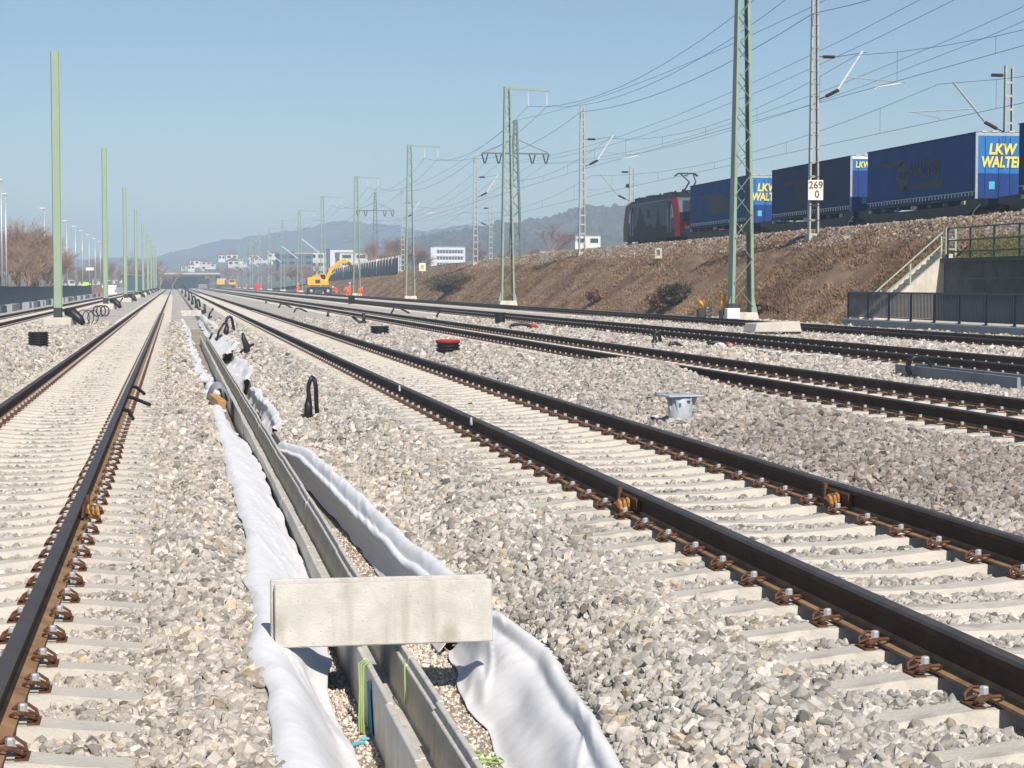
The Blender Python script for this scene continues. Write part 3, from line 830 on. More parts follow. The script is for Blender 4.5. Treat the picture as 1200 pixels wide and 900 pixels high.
fleece([(5.0, Rsec(1.54, 1.33)), (6.9, Rsec(1.56, 1.34)), (7.6, Rsec(1.65, 1.345)), (8.3, Rsec(1.68, 1.375)), (8.7, Rsec(1.70, 1.42)), (9.1, Rsec(1.716, 1.40)), (9.8, Rsec(1.69, 1.43)), (10.25, Rsec(1.64, 1.46)), (10.6, Rsec(1.62, 1.48))],
       "bulging white fleece right of the trough, in front of the standing slabs", 61, amp=0.014, ragged=0.03, dy=0.045, n=30)
def Rroll(o, i, zo=-0.165):
    return [(o + 0.05, zo - 0.06), (o + 0.02, zo + 0.012), (o - 0.03, zo + 0.018), (o - 0.065, zo - 0.025), (o - 0.075, zo - 0.075), (o - 0.09, zo - 0.045), (o - 0.13, zo - 0.065), ((o + i) / 2 - 0.02, (zo + FL) / 2 - 0.02), (i + 0.03, FL + 0.03), (i, FL)]
fleece([(10.55, Rroll(1.62, 1.40)), (11.7, Rroll(1.59, 1.40)), (13, Rroll(1.546, 1.385)), (15.3, Rroll(1.484, 1.37)), (18, Rroll(1.43, 1.31)), (20.4, Rroll(1.35, 1.22)), (21.9, Rroll(1.19, 1.12, -.21))],
       "white fleece rolled into two folds right of the trough, behind the standing slabs", 67, amp=0.010, ragged=0.02, n=28)
def Rflat(o, i, zo=-0.18):
    return [(o + 0.05, zo - 0.05), (o, zo), (o - 0.08, zo - 0.04), ((o + i) / 2, (zo + FL) / 2), (i, FL + 0.04)]
fleece([(23.6, Rflat(1.22, 1.14, -.17)), (25, Rflat(1.32, 1.16)), (28, Rflat(1.40, 1.22)), (31, Rflat(1.36, 1.26)), (33, Rflat(1.30, 1.22, -.14))],
       "crumpled white fleece heap right of the trough beside the tall black conduit", 71, dy=0.08, amp=0.02, ragged=0.05)
fleece([(36, Rflat(1.3, 1.18)), (39, Rflat(1.50, 1.2, -.15)), (44, Rflat(1.68, 1.2, -.15)), (47, Rflat(1.45, 1.16))],
       "flat white fleece flap spread right of the trough by the crossed conduits", 73, dy=0.12, amp=0.018, ragged=0.06)
fleece([(50, Rflat(1.3, 1.16)), (55, Rflat(1.75, 1.2, -.08)), (63, Rflat(1.9, 1.2, -.08)), (69, Rflat(1.4, 1.16))],
       "pale fleece flap between the trough and the standing conduit loop", 77, dy=0.15, amp=0.02, ragged=0.06)
fleece([(72, Rflat(1.4, 1.16)), (80, Rflat(1.7, 1.2, -.06)), (92, Rflat(1.5, 1.2, -.06)), (104, Rflat(1.5, 1.2, -.06))],
       "farthest bunched white fleece right of the trough", 79, dy=0.25, amp=0.025, ragged=0.08)
# fleece hood with the timber block on the trench edge
o = fleece([(28.6, [(.50, -.14), (.56, .02), (.66, .05), (.74, -.04), (.80, -.2)]), (29.4, [(.47, -.14), (.54, .06), (.66, .10), (.76, -.02), (.82, -.2)]), (30.6, [(.5, -.14), (.56, .0), (.66, .04), (.74, -.06), (.78, -.25)])],
       "grey fleece flap folded over a timber block on the trench edge", 83, amp=0.012, m=M['fabric_grey'], ragged=0.01)
b = MB().box((0, 0, 0.05), (0.12, 0.35, 0.12)); o = b.build("timber_block", M['timber'], bevel=0.004)
o.location = (0.60, 28.3, -0.17); o.rotation_euler = (0.25, 0, 0.35)
tag(o, "orange-brown timber block beside the white fleece on the trench edge", "timber")

# cords and paint on the trough
def squiggle(n, L, seed):
    r = random.Random(seed); p = Vector((0, 0, 0)); a = 0; out = [p.copy()]
    for _ in range(n):
        a += r.uniform(-1.6, 1.6); p = p + Vector((math.cos(a), math.sin(a), r.uniform(-.2, .2))) * L
        p.z = max(0, min(0.03, p.z)); p.x *= 0.9; p.y *= 0.9
        out.append(p.copy())
    return out
b = MB()
for k in range(3):
    x = 0.845 - 0.008 * k
    b.tube([(x + 0.03, 8.95 + 0.03 * k, -0.19), (x, 8.93 + 0.03 * k, -0.20), (x - 0.004, 8.90, -0.3), (x - 0.012, 8.82 + .02 * k, -0.42), (x - 0.02, 8.7 + .03 * k, -0.465)], 0.004, 5)
tag(b.build("cord", M['rope']), "lime green cord hanging over the trough's outer wall below the slabs", "cord")
b = MB()
b.tube([(1.055, 9.1, -0.21), (1.05, 9.06, -0.225), (1.046, 9.02, -0.30), (1.044, 8.98, -0.40)], 0.004, 5)
tag(b.build("cord", M['rope']), "lime green cord hanging inside the trough below the slabs", "cord")
b = MB()
for k in range(5):
    b.tube([Vector((1.24, 8.18, -0.465)) + p for p in squiggle(14, 0.035, k)], 0.0035, 4)
tag(b.build("cord", M['rope']), "tangle of lime green cord lying on the pea gravel", "cord")
b = MB().add([(0.8565, 8.62, -0.47), (0.8565, 8.83, -0.47), (0.8565, 8.86, -0.26), (0.8565, 8.74, -0.23), (0.8545, 8.62, -0.47), (0.8545, 8.83, -0.47), (0.8545, 8.86, -0.26), (0.8545, 8.74, -0.23)], [(0, 1, 2, 3), (7, 6, 5, 4), (0, 4, 5, 1), (1, 5, 6, 2), (2, 6, 7, 3), (3, 7, 4, 0)])
tag(b.build("paint_mark", M['paint_blue']), "blue paint mark sprayed on the trough's outer wall", "paint mark")
b = MB().tube([Vector((0.80, 8.6, -0.462)) + p for p in squiggle(10, 0.03, 9)], 0.007, 5)
tag(b.build("plastic_scrap", M['cyan_cord']), "scrap of cyan plastic on the gravel beside the trough wall", "scrap")

# ------------------------------------------------------------------ conduits, pipe stubs, pot
def bz(X, Y):
    return float(bed_z(np.array([X]))[0]) + float(heap(np.array([X]), np.array([Y]))[0])
def spot(px, py, h=1.65):
    """ground point under a pixel, ground lying h below the camera"""
    for _ in range(3):
        zc = h * FPX / (py - 333)
        p = ground_at(px, zc, CAM.z - h)
        h = CAM.z - bz(p.x, p.y)
    return p, zc
def conduit(px, py, hp, style, label, rz=0.0, r=0.034, grp="black cable conduits sticking out of the ballast"):
    p, zc = spot(px, py); H = hp * zc / FPX
    e = empty("cable_conduit", p, rz, label, "conduit", grp)
    rr = random.Random(int(px * 7 + py))
    if style == 'loop':
        w = H * (0.10 if py > 480 else 0.2)
        path = [(-w * 0.4, 0, -0.1), (-w * 0.8, 0, H * 0.45)] + [(-w * math.cos(a), rr.uniform(-.01, .01), H * 0.62 + math.sin(a) * H * 0.38) for a in np.linspace(0.15, math.pi - 0.15, 9)] + [(w * 1.3, 0.03, H * 0.42), (w * 1.9, 0.06, -0.1)]
        MB().tube(path, r, 8).build("pipe_loop", M['black_plastic'], e, True)
        MB().tube([(-w - 0.005, 0.0, -0.05), (-w * 0.9, 0.02, H * 0.30), (-w * 0.6, 0.03, H * 0.58)], [r * 2.0, r * 1.8, r * 0.9], 8).build("pipe_sleeve", M['black_plastic'], e, True)
    elif style == 'rod':
        MB().tube([(0, 0, -0.1), (H * 0.12, 0, H * 0.4), (H * 0.5, 0, H)], r, 7).build("pipe", M['black_plastic'], e, True)
        MB().tube([(-H * .1, 0, -0.05), (H * 0.2, 0.05, H * 0.12), (H * .35, 0.02, H * 0.2)], r, 7).build("pipe_end", M['black_plastic'], e, True)
    elif style == 'vee':
        MB().tube([(0.02, 0, -0.1), (0.05, 0, H * 0.5), (0.04, 0, H)], r * 1.3, 7).build("pipe", M['black_plastic'], e, True)
        MB().tube([(0, 0, -0.1), (-H * 0.25, 0.04, H * 0.25), (-H * 0.85, 0.06, H * 0.72)], r * 1.1, 7).build("pipe_end", M['black_plastic'], e, True)
        MB().box((0.03, 0, H * .18), (0.22, 0.16, H * 0.4)).build("pipe_collar", M['black_plastic'], e, bevel=0.02)
    elif style == 'cross':
        MB().tube([(0.05, 0, -0.1), (0.02, 0, H * 0.4), (-0.05, 0, H * 0.75), (-0.07, 0, H)], [r * 2.0, r * 2.0, r * 1.5, r * 0.8], 8).build("pipe", M['black_plastic'], e, True)
        MB().tube([(-H * 0.33, 0, 0.0), (-0.05, 0.05, H * 0.25), (H * 0.38, 0.05, H * 0.5)], r * 0.85, 7).build("pipe_end", M['black_plastic'], e, True)
    elif style == 'coil':
        for q in range(3):
            a0 = rr.uniform(-.3, .3); R = H * rr.uniform(0.42, 0.5)
            MB().tube([(q * H * 0.33 + R * 0.8 * math.cos(a) , 0.12 * math.sin(a + q) + q * .1, H * 0.5 + R * math.sin(a)) for a in np.linspace(a0 - 1.4, a0 + 4.6, 18)], r * 0.8, 6).build("pipe_loop", M['black_plastic'], e, True)
    elif style == 'ring':
        MB().tube([(H * 0.62 * math.cos(a), 0.05 * math.sin(2 * a), H * 0.5 + H * 0.5 * math.sin(a) - 0.25 * H * math.cos(a) * 0.8) for a in np.linspace(-2.2, 3.9, 20)], r, 8).build("pipe_loop", M['black_plastic'], e, True)
        MB().tube([(-H * 0.55, 0, H * 0.95), (-H * 0.62, 0.02, H * 0.5), (-H * 0.5, 0.03, 0.1)], r * 1.3, 8).build("pipe_sleeve", M['black_plastic'], e, True)
    elif style == 'low':
        MB().tube([(-H, 0, -0.05), (-H * 0.5, 0.0, H * 0.8), (H * 0.4, 0.05, H * 0.7), (H * 1.3, 0.1, H * 0.25), (H * 1.8, 0.1, -0.03)], r, 7).build("pipe", M['black_plastic'], e, True)
    return e
conduit(366, 489, 47, 'loop', "tall black conduit loop standing in ballast right of the trench", 0.3, 0.030)
conduit(288, 416, 26, 'cross', "crossed black conduits standing between trench and second track", 0, 0.04)
conduit(269, 392, 21, 'loop', "black conduit loop behind the crossed conduits", 0.4, 0.05)
conduit(254, 396, 18, 'rod', "thin black conduit leaning right beside the trench fleece", 0, 0.04)
conduit(244, 373, 12, 'rod', "short black conduit next to the far cover slab", 0, 0.05)
conduit(239, 367, 11, 'vee', "forked black conduit behind the far cover slab", 0, 0.05)
for q, (px, py) in enumerate(((232, 361), (227, 357), (223, 352), (219, 348), (215, 344))):
    conduit(px, py, 10, 'loop', "dark conduit in the far chain along the trench end", 0.5, 0.07, "far chain of conduits along the trench")
conduit(98, 381, 18, 'coil', "coiled black cable loops on the ballast behind the nearest green pole", 0.2, 0.026)
conduit(114, 371, 13, 'coil', "smaller black cable coil by the second green pole's footing", 0, 0.045)
conduit(138, 361, 12, 'rod', "black cable end standing right of the second green pole", 0.2, 0.05)
conduit(150, 353, 9, 'coil', "black cable coil by the third green pole", 0.2, 0.06)
conduit(425, 381, 14, 'vee', "forked black conduit beside the third track at mid distance", 0, 0.05)
conduit(383, 371, 8, 'rod', "short leaning conduit in the mid ballast strip before the forked one", 0, 0.05)
conduit(350, 366, 6, 'low', "small black conduit hump far along the mid ballast strip", 0, 0.05)
conduit(332, 361, 6, 'low', "farther black conduit hump along the mid ballast strip", 0, 0.06)
conduit(311, 356, 5, 'rod', "tiny black conduit end far along the mid ballast strip", 0, 0.06)
conduit(466, 367, 8, 'low', "black conduit lying between third and fourth track, far part", 0, 0.05)
conduit(511, 373, 8, 'rod', "black spike of conduit between third and fourth track", 0, 0.05)
conduit(770, 405, 16, 'loop', "black double conduit loop between third and fourth track", 0.1, 0.05)
conduit(790, 408, 7, 'low', "black conduit trailing over stones beside the double loop", 0.0, 0.06)
conduit(640, 414, 7, 'low', "small black cable scrap at the foot of the ballast heap", 0.3, 0.03)
conduit(1080, 446, 27, 'ring', "bent black conduit ring by the grey trough at far right", 0.0, 0.034)

def corr_pipe(px, py, wp, hp, label, lid=None):
    p, zc = spot(px, py); R = wp * zc / FPX / 2; H = hp * zc / FPX
    e = empty("pipe_stub", p, 0, label, "pipe stub", "black corrugated pipe stubs")
    prof = [(R * 0.96, -0.1)]; n = max(4, int(H / 0.065))
    for k in range(n):
        z0 = H * k / n; z1 = H * (k + 1) / n; d = (z1 - z0)
        prof += [(R * 0.90, z0), (R * 0.90, z0 + d * 0.3), (R, z0 + d * 0.42), (R, z0 + d * 0.9)]
    prof += [(R * 0.9, H), (R * 0.82, H)]
    MB().lathe(prof + [(R * 0.80, H - 0.15)], 20).build("pipe", M['black_plastic'], e)
    if lid:
        MB().lathe([(R * 1.02, H - 0.02), (R * 1.05, H + 0.01), (R * 0.98, H + 0.035), (R * 0.3, H + 0.045)], 20).build("lid", lid, e)
    return e
corr_pipe(45, 407, 24, 18, "black ribbed pipe stub in front of the nearest green pole")
corr_pipe(445, 394, 22, 12, "low black ribbed pipe stub behind the second track's far rail")
corr_pipe(525, 419, 28, 19, "black ribbed pipe stub with a red lid", M['red_plastic'])
corr_pipe(586, 381, 13, 15, "black pipe standing between third and fourth track below the tall mast")
corr_pipe(412, 357, 8, 10, "dark pipe stub beside the fourth track near the workers")

# grey metal pot on the heap
p, zc = spot(797, 496); R = 14.5 * zc / FPX; H = 34 * zc / FPX
e = empty("metal_pot", p, 0.2, "grey metal pot with ribbed flange standing in ballast right of the second track", "pot")
MB().lathe([(R * 0.95, -0.15), (R * 0.98, H * 0.35), (R * 1.0, H * 0.55), (R * 1.02, H * 0.9), (R * 1.0, H * 0.92)], 24).build("body", M['pot'], e, True)
fl = MB()
fl.prism([(-R * 1.55, -R * 1.2), (R * 1.55, -R * 1.2), (R * 1.55, R * 1.2), (-R * 1.55, R * 1.2)], H * 0.93, H * 1.0, 'z')
fl.build("flange", M['pot'], e, bevel=0.006)
for k, a in enumerate((-2.9, -2.2, -1.2, -0.3, 0.9, 2.1)):
    w = MB(); c, s = math.cos(a), math.sin(a)
    pts = [(R * 0.99 * c, R * 0.99 * s, H * 0.42), (R * 0.99 * c, R * 0.99 * s, H * 0.93), (R * 1.45 * c, R * 1.15 * s, H * 0.93)]
    nrm = Vector((-s, c, 0)) * 0.006
    w.add([Vector(q) - nrm for q in pts] + [Vector(q) + nrm for q in pts], [(0, 1, 2), (5, 4, 3), (0, 3, 4, 1), (1, 4, 5, 2), (2, 5, 3, 0)])
    w.build("gusset", M['pot'], e)
MB().box((-R * 0.45, -R * 0.91, H * 0.66), (0.025, 0.012, 0.04)).build("sticker", M['paint_blue'], e)
MB().lathe([(0.018, 0.0), (0.018, 0.02), (0.008, 0.022)], 8, (R * 0.25, -R * 1.0, H * 0.75)).build("bolt", M['steel_dark'], e)

# small things on the rails
def joint_clamp(track, side, Y, face, label):
    tx, tz = TR[track]; x = tx + side * 0.7535
    e = empty("rail_joint_clamp", (x, Y, tz), 0, label, "rail clamp", "rusty clamps on rail joints")
    s = face
    MB().prism([(s * 0.012, -0.125), (s * 0.045, -0.125), (s * 0.050, -0.05), (s * 0.040, -0.035), (s * 0.012, -0.045)], -0.26, 0.26, 'y').build("side_plate", M['rust'], e)
    MB().box((s * 0.052, 0.22, -0.09), (0.03, 0.05, 0.16)).build("strap", M['rust'], e, bevel=0.004)
    MB().tube([(s * 0.05, -0.05, -0.10), (s * 0.10, -0.07, -0.09), (s * 0.15, -0.09, -0.12)], 0.04, 8).build("spring", M['rust'], e)
    for k in range(3):
        r_ = MB().lathe([(0.044, 0), (0.052, 0.010), (0.044, 0.020)], 10, (0, 0, 0)).build("spring_ring", M['spring'], e)
        r_.location = (s * (0.065 + 0.032 * k), -0.055 - .013 * k, -0.10 - .004 * k); r_.rotation_euler = (0, math.radians(80), 0)
    return e
joint_clamp(2, -1, 13.05, -1, "rusty spring clamp on the near rail of the track right of the trench")
joint_clamp(2, 1, 13.1, -1, "rusty spring clamp on the far rail of the track right of the trench")
joint_clamp(1, 1, 14.6, 1, "rusty clamp plate on the rail left of the trench")
def rail_tab(track, side, Y, m, label, ang=0.0, L=0.16):
    tx, tz = TR[track]; x = tx + side * 0.7535
    e = empty("rail_tab", (x + (-0.05 if track == 2 else 0.04), Y, tz - 0.05), ang, label, "rail tab")
    MB().box((0, 0, 0), (0.02, L * 0.5, 0.035)).build("plate", m, e, bevel=0.004)
    MB().lathe([(0.015, -0.03), (0.015, 0.0), (0.01, 0.035)], 6, (0, 0, 0.03)).build("pin", M['zinc'], e)
rail_tab(2, -1, 26.8, M['white'], "small white tab on the near rail right of the trench, farther one")
rail_tab(2, -1, 20.2, M['zinc'], "small grey tab on the near rail right of the trench, nearer one")
for k, (Y, L, lab) in enumerate(((28.6, 0.26, "black rod lying across the sleeper ends beside the left rail, longer one"), (31.5, 0.14, "black rod sticking out from the left rail, farther one"), (25.7, 0.08, "black rod stub against the left rail, nearest one"))):
    tx, tz = TR[1]
    b = MB().tube([(tx + 0.78, Y + 0.05, tz - 0.06), (tx + 0.86, Y, tz - 0.08), (tx + 0.84 + L, Y - 0.25, tz - 0.165)], 0.026, 8)
    tag(b.build("rod", M['black_plastic']), lab, "rod", "rods beside the left track")

# concrete slab piece lying over the rails, white sheets, trough piece, coils of red and white hose
p = col_x(905, 17.7, 0.2)
e = empty("concrete_ramp", (p.x, p.y, 0.02), math.radians(4), "pale concrete slab lying on blocks beyond the fourth track", "concrete slab")
MB().prism([(-0.75, 0.10), (0.75, 0.10), (0.68, 0.42), (-0.68, 0.36)], -0.5, 0.5, 'y').build("slab", M['pale_concrete'], e, bevel=0.02)
MB().box((0.55, -0.3, 0.03), (0.4, 0.3, 0.14)).build("block", M['steel_dark'], e)
MB().box((-0.3, -0.3, 0.03), (0.4, 0.3, 0.14)).build("block", M['steel_dark'], e)
def sheet(px0, px1, py, label, m, seed):
    a, zc = spot(px0, py); b2, _ = spot(px1, py + 3)
    n = 14; G = np.zeros((5, n, 3))
    for i in range(5):
        for j in range(n):
            q = a.lerp(b2, j / (n - 1)); wv = 0.55 * math.sin(math.pi * (j + 1) / (n + 1)) + 0.1
            G[i, j] = (q.x + (i - 2) * wv * 0.1, q.y + (i - 2) * wv * 0.55, bz(q.x, q.y) + 0.05 + 0.05 * vnoise(i * 1.3, j * 0.9, seed))
    o = obj("fleece_scrap", grid_mesh("fleece_scrap", G, m, True)); sd = o.modifiers.new("thickness", 'SOLIDIFY'); sd.thickness = 0.012
    tag(o, label, "fleece")
sheet(920, 985, 419, "white fleece scrap between third and fourth track, larger one", M['fabric'], 3)
sheet(886, 912, 414, "white fleece scrap between third and fourth track, smaller one", M['fabric'], 4)
a, _ = spot(1096, 447)
TR2 = MB().prism([(-0.22, 0.0), (0.22, 0.0), (0.22, 0.30), (0.17, 0.30), (0.16, 0.06), (-0.16, 0.06), (-0.17, 0.30), (-0.22, 0.30)], -2.4, 2.4, 'y')
o = TR2.build("cable_trough", M['slab']); o.location = (12.05, a.y - 1.2, -0.08)
tag(o, "wide grey concrete trough between third and fourth track at the far right", "cable trough")
sheet(1150, 1172, 452, "crumpled white fleece scrap by the wide grey trough", M['fabric'], 8)
for px, py, lab in ((850, 409, "coil of red and white hose on ballast between third and fourth track"), (621, 387, "dark hose coil with a red end between third and fourth track")):
    p, zc = spot(px, py); s = zc / FPX
    e = empty("hose_coil", p, 0, lab, "hose", "hose coils on the ballast")
    MB().tube([(-11 * s + 6 * s * math.cos(a) * 2.0, 0.1 * math.sin(a), 4 * s + 3.4 * s * math.sin(a)) for a in np.linspace(-0.3, 3.4, 10)], 0.06, 7).build("hose_loop", M['black_plastic'], e, True)
    MB().tube([(4 * s + 5 * s * math.cos(a), 0.05 + 0.1 * math.sin(a), 2.0 * s + 3.0 * s * math.sin(a)) for a in np.linspace(-0.2, 3.3, 9)], 0.075, 7).build("hose_end", M['red_plastic'], e, True)
    if px == 850:
        MB().tube([(-8 * s + 5 * s * math.cos(a), -0.1, 1.0 * s + 2.6 * s * math.sin(a)) for a in np.linspace(0, 3.1, 8)], 0.09, 7).build("hose_white_part", M['white'], e, True)
b = MB(); p, zc = spot(740, 373)
for px, lab in ((565, "galvanised sheet lying between third and fourth track"),):
    p, _ = spot(px, 378); o = MB().box((0, 0, 0.03), (1.2, 2.6, 0.04)).build("metal_sheet", M['galv']); o.location = (p.x - 1.0, p.y + 1, bz(p.x, p.y) + 0.03); tag(o, lab, "metal sheet")

# ------------------------------------------------------------------ lattice masts with channel legs
def lattice_mast(e, H, wb, wt, depth, bar_m, n, separate, zig=True):
    """two channel legs leaning together, lacing on front and back"""
    ch = 0.075 * wb / 0.8 + 0.03
    def wx(z): return (wb + (wt - wb) * z / H) / 2
    def dy(z): return depth * (1 - 0.35 * z / H) / 2
    for s in (-1, 1):
        b = MB()
        t = 0.014
        for (f0, f1) in ((0, 1),):
            vs, fs = [], []
            for z in (0.0, H):
                x, d = s * wx(z), dy(z)
                vs += [(x, -d, z), (x - s * ch, -d, z), (x - s * ch, -d + t, z), (x - s * t, -d + t, z), (x - s * t, d - t, z), (x - s * ch, d - t, z), (x - s * ch, d, z), (x, d, z)]
            for j in range(8):
                fs.append((j, (j + 1) % 8, 8 + (j + 1) % 8, 8 + j))
            fs += [(7, 6, 5, 4), (7, 4, 3, 0), (3, 2, 1, 0), (12, 13, 14, 15), (8, 11, 12, 15), (8, 9, 10, 11)]
            b.add(vs, fs)
        b.build("leg", bar_m, e)
    zs = [0.25]
    while zs[-1] < H - 0.3:
        zs.append(zs[-1] + (wx(zs[-1]) * 2 * (0.92 if zig else 1.25) + 0.1))
    joined = MB()
    for side in (-1, 1):
        for k in range(len(zs) - 1):
            z0, z1 = zs[k], min(zs[k + 1], H - 0.05); sg = 1 if (k + (side > 0)) % 2 else -1
            y0, y1 = side * (dy(z0) - 0.02), side * (dy(z1) - 0.02)
            if zig:
                p, q = (-sg * (wx(z0) - ch / 2), y0 + side * .012, z0), (sg * (wx(z1) - ch / 2), y1 + side * .012, z1)
            else:
                p, q = (-wx(z0), y0 + side * .012, z0), (wx(z0), y0 + side * .012, z0)
            if separate and side < 0:
                MB().bar(p, q, 0.016, 0.10, up=(0, 1, 0)).build("lattice_bar", bar_m, e)
            else:
                joined.bar(p, q, 0.016, 0.10 if zig else 0.10, up=(0, 1, 0) if zig else (0, 0, 1))
    tag(joined.build("lattice_bars", bar_m, e), kind="stuff")
    return wx, dy

GM = [82.6 + 57.8 * k for k in range(12)]
gm_lab = ["tall pale green lattice mast cut by the picture's top edge, before the locomotive's wagons", "pale green lattice mast with arm, second nearest on the embankment side",
          "pale green lattice mast with arm, third nearest on the embankment side", "pale green lattice mast with arm beside the workers and excavator arm", "pale green lattice mast with arm behind the excavator",
          "pale green lattice mast with arm left of the excavator", "far pale green lattice mast, next beyond the one left of the excavator", "far pale green lattice mast with white bracket near the far town"] + ["one of the farthest lattice masts fading before the town"] * 4
ARM_Z, ARM_X = 15.0, [(1.5, 0), (2.85, 0)]
feeder_pts = []
for k, zc in enumerate(GM):
    X = 23.5
    Y = (zc - X * math.sin(PSI)) / math.cos(PSI)
    p = Vector((X, Y, 0.1))
    e = empty("lattice_mast", p, 0, gm_lab[k], "mast", "green lattice masts along the embankment")
    f = MB().box((0, 0, 0.02), (1.35, 1.2, 0.5), taper=0.86).build("concrete_foot", M['pale_concrete'], e, bevel=0.02)
    lattice_mast(e, 15.2, 0.98, 0.46, 0.72, M['mast'], 20, k < 3)
    for c in e.children:
        if c.name.split('.')[0] in ("leg", "lattice_bar", "lattice_bars"): c.location.z = 0.27
    MB().bar((-0.28, 0, 15.35), (3.05, 0, 15.25), 0.16, 0.14).build("arm", M['mast'], e)
    if k < 2:
        for s in (-1, 1):
            MB().prism([(s * 0.49, 0.27), (s * 0.67, 0.27), (s * 0.46, 1.1)], -0.2, -0.17, 'y').build("gusset", M['mast'], e)
    for ax, _ in ARM_X:
        MB().tube([(ax, 0, 15.2), (ax, 0, 14.9), (ax, 0, 14.85), (ax, 0, 14.2), (ax, 0, 14.1)], [0.015, 0.015, 0.045, 0.045, 0.02], 6).build("insulator", M['alu'], e)
    if k >= 4: MB().tube([(-0.25, 0, 6.2), (-3.3, 0, 8.6)], 0.09, 6).build("bracket_tube", M['alu'], e)
    feeder_pts.append([Vector((X + ax, Y, 14.2)) for ax, _ in ARM_X])

def sag_wire(name, pts, sag, r, label, group, m=None):
    b = MB(); path = []
    for a, c in zip(pts[:-1], pts[1:]):
        n = 10
        for i in range(n + (1 if c is pts[-1] else 0)):
            t = i / n; q = a.lerp(c, t); q.z -= sag * 4 * t * (1 - t); path.append(q)
    b.tube(path, r, 5); o = b.build(name, m or M['wire'], None, True)
    tag(o, label, "wire", group)
for q, nm in enumerate(("inner", "outer")):
    first = feeder_pts[0][q] + (feeder_pts[0][q] - feeder_pts[1][q])
    sag_wire("feeder_wire", [first] + [fp[q] for fp in feeder_pts], 1.5, 0.013, "thin feeder wire hung from the green lattice masts, %s of two" % nm, "overhead wires")

# plain green poles between the two left tracks
pole_y = [79.1 + 55.6 * k for k in range(9)]
pl = ["tall pale green steel pole nearest the camera between the left tracks", "pale green steel pole, second from the camera between the left tracks", "pale green steel pole, third from the camera between the left tracks", "pale green steel pole, fourth from the camera between the left tracks"]
for k, zc in enumerate(pole_y):
    X = -4.6; Y = (zc - X * math.sin(PSI)) / math.cos(PSI)
    e = empty("steel_pole", (X, Y, -0.05), math.radians(8), pl[k] if k < 4 else "one of the far green poles fading out between the left tracks", "pole", "plain green poles between the left tracks")
    b = MB(); W, D, t = 0.30, 0.30, 0.02
    b.box((-W / 2, 0, 5.75), (t * 1.4, D, 10.3)); b.box((W / 2, 0, 5.75), (t * 1.4, D, 10.3)); b.box((0, 0.02, 5.75), (W - t * 1.5, t, 10.3))
    b.build("pole_beam", M['pole'], e)
    b = MB(); b.box((-W / 2, -0.001, 0.35), (t * 1.8, D + .01, 0.6)); b.box((W / 2, -0.001, 0.35), (t * 1.8, D + .01, 0.6)); b.box((0, 0.02, 0.35), (W, t * 2, 0.6))
    b.build("pole_socket", M['steel_dark'], e)
    MB().prism([(-0.65, -0.5), (0.45, -0.6), (0.75, 0.1), (0.4, 0.6), (-0.5, 0.5)], -0.15, 0.26, 'z').build("concrete_foot", M['pale_concrete'], e, bevel=0.03)
    MB().tube([(0.3, -0.2, 0.5), (0.55, -0.35, 0.45), (0.8, -0.5, 0.2), (0.95, -0.6, 0.0)], [0.16, 0.2, 0.18, 0.1], 8).build("cable_bundle", M['black_plastic'], e, True)

# ------------------------------------------------------------------ masts, cantilevers and wires of the embankment line
EM = [(953, 29.0, 14.6), (682, 29.0, 14.3), (557, 29.0, 14.0), (472, 29.0, 14.3)]
em_lab = ["tall grey ladder mast carrying the 269 board before the wagons", "grey ladder mast left of the locomotive on a concrete foot", "grey ladder mast behind the second green mast", "grey ladder mast just left of the third green mast"]
def cantilever(e, X0, z0, sgn, reach, m_tube):
    MB().tube([(X0, 0, z0), (X0 + sgn * 0.35, 0, z0 + 0.15), (X0 + sgn * 0.36, 0, z0 + 0.155), (X0 + sgn * 0.95, 0, z0 + 0.45), (X0 + sgn * 0.96, 0, z0 + 0.46)], [0.03, 0.03, 0.085, 0.085, 0.03], 7).build("insulator", M['insul'], e)
    MB().tube([(X0 + sgn * 0.9, 0, z0 + 0.42), (X0 + sgn * (reach - 0.5), 0, z0 + 2.25)], 0.055, 7).build("bracket_tube", m_tube, e)
    MB().tube([(X0 + sgn * (reach * 0.48), 0, z0 + 1.05), (X0 + sgn * (reach + 1.6), 0, z0 + 0.85)], 0.028, 6).build("steady_arm", M['galv'], e)
    MB().tube([(X0 + sgn * (reach + 1.5), 0, z0 + 0.86), (X0 + sgn * (reach + 1.0), 0, z0 + 0.75), (X0 + sgn * (reach + 0.2), 0, z0 + 0.62), (X0 + sgn * (reach + 0.1), 0, z0 + 0.5)], 0.02, 5).build("registration_arm", M['galv'], e)
cat_pts = []
for k, (px, X, top) in enumerate(EM):
    p = col_x(px, X, 4.0); hs = float(emb_h(p.y)); base = 3.55 * hs
    e = empty("ladder_mast", (X, p.y, base), 0, em_lab[k], "mast", "ladder masts on the embankment")
    MB().box((0, 0, -0.15), (0.75, 0.8, 0.95), taper=0.75).build("concrete_foot", M['concrete'], e, bevel=0.02)
    H = top - base
    lattice_mast(e, H, 0.48, 0.30, 0.30, M['mast_old'], 16, k == 0, zig=False)
    if k == 0:
        for c in e.children:
            if c.name.startswith("lattice_bar") and "bars" not in c.name and c.bound_box[0][2] < 3.2: c.data.materials[0] = M['mast_rust']
        MB().box((-0.1, 0, H + 0.05), (0.75, 0.35, 0.16)).build("cap_plate", M['mast_rust'], e)
    z0 = 10.0 - base
    cantilever(e, 0.2, z0, 1, 2.6, M['alu'])
    MB().tube([(0.2, 0, z0 + 1.95), (0.4, 0, z0 + 1.95), (0.41, 0, z0 + 1.95), (0.95, 0, z0 + 1.95), (0.96, 0, z0 + 1.95), (2.5, 0, z0 + 2.2)], [.02, .02, .075, .075, .015, .012], 6).build("stay", M['insul'], e)
    cat_pts.append(p.y)
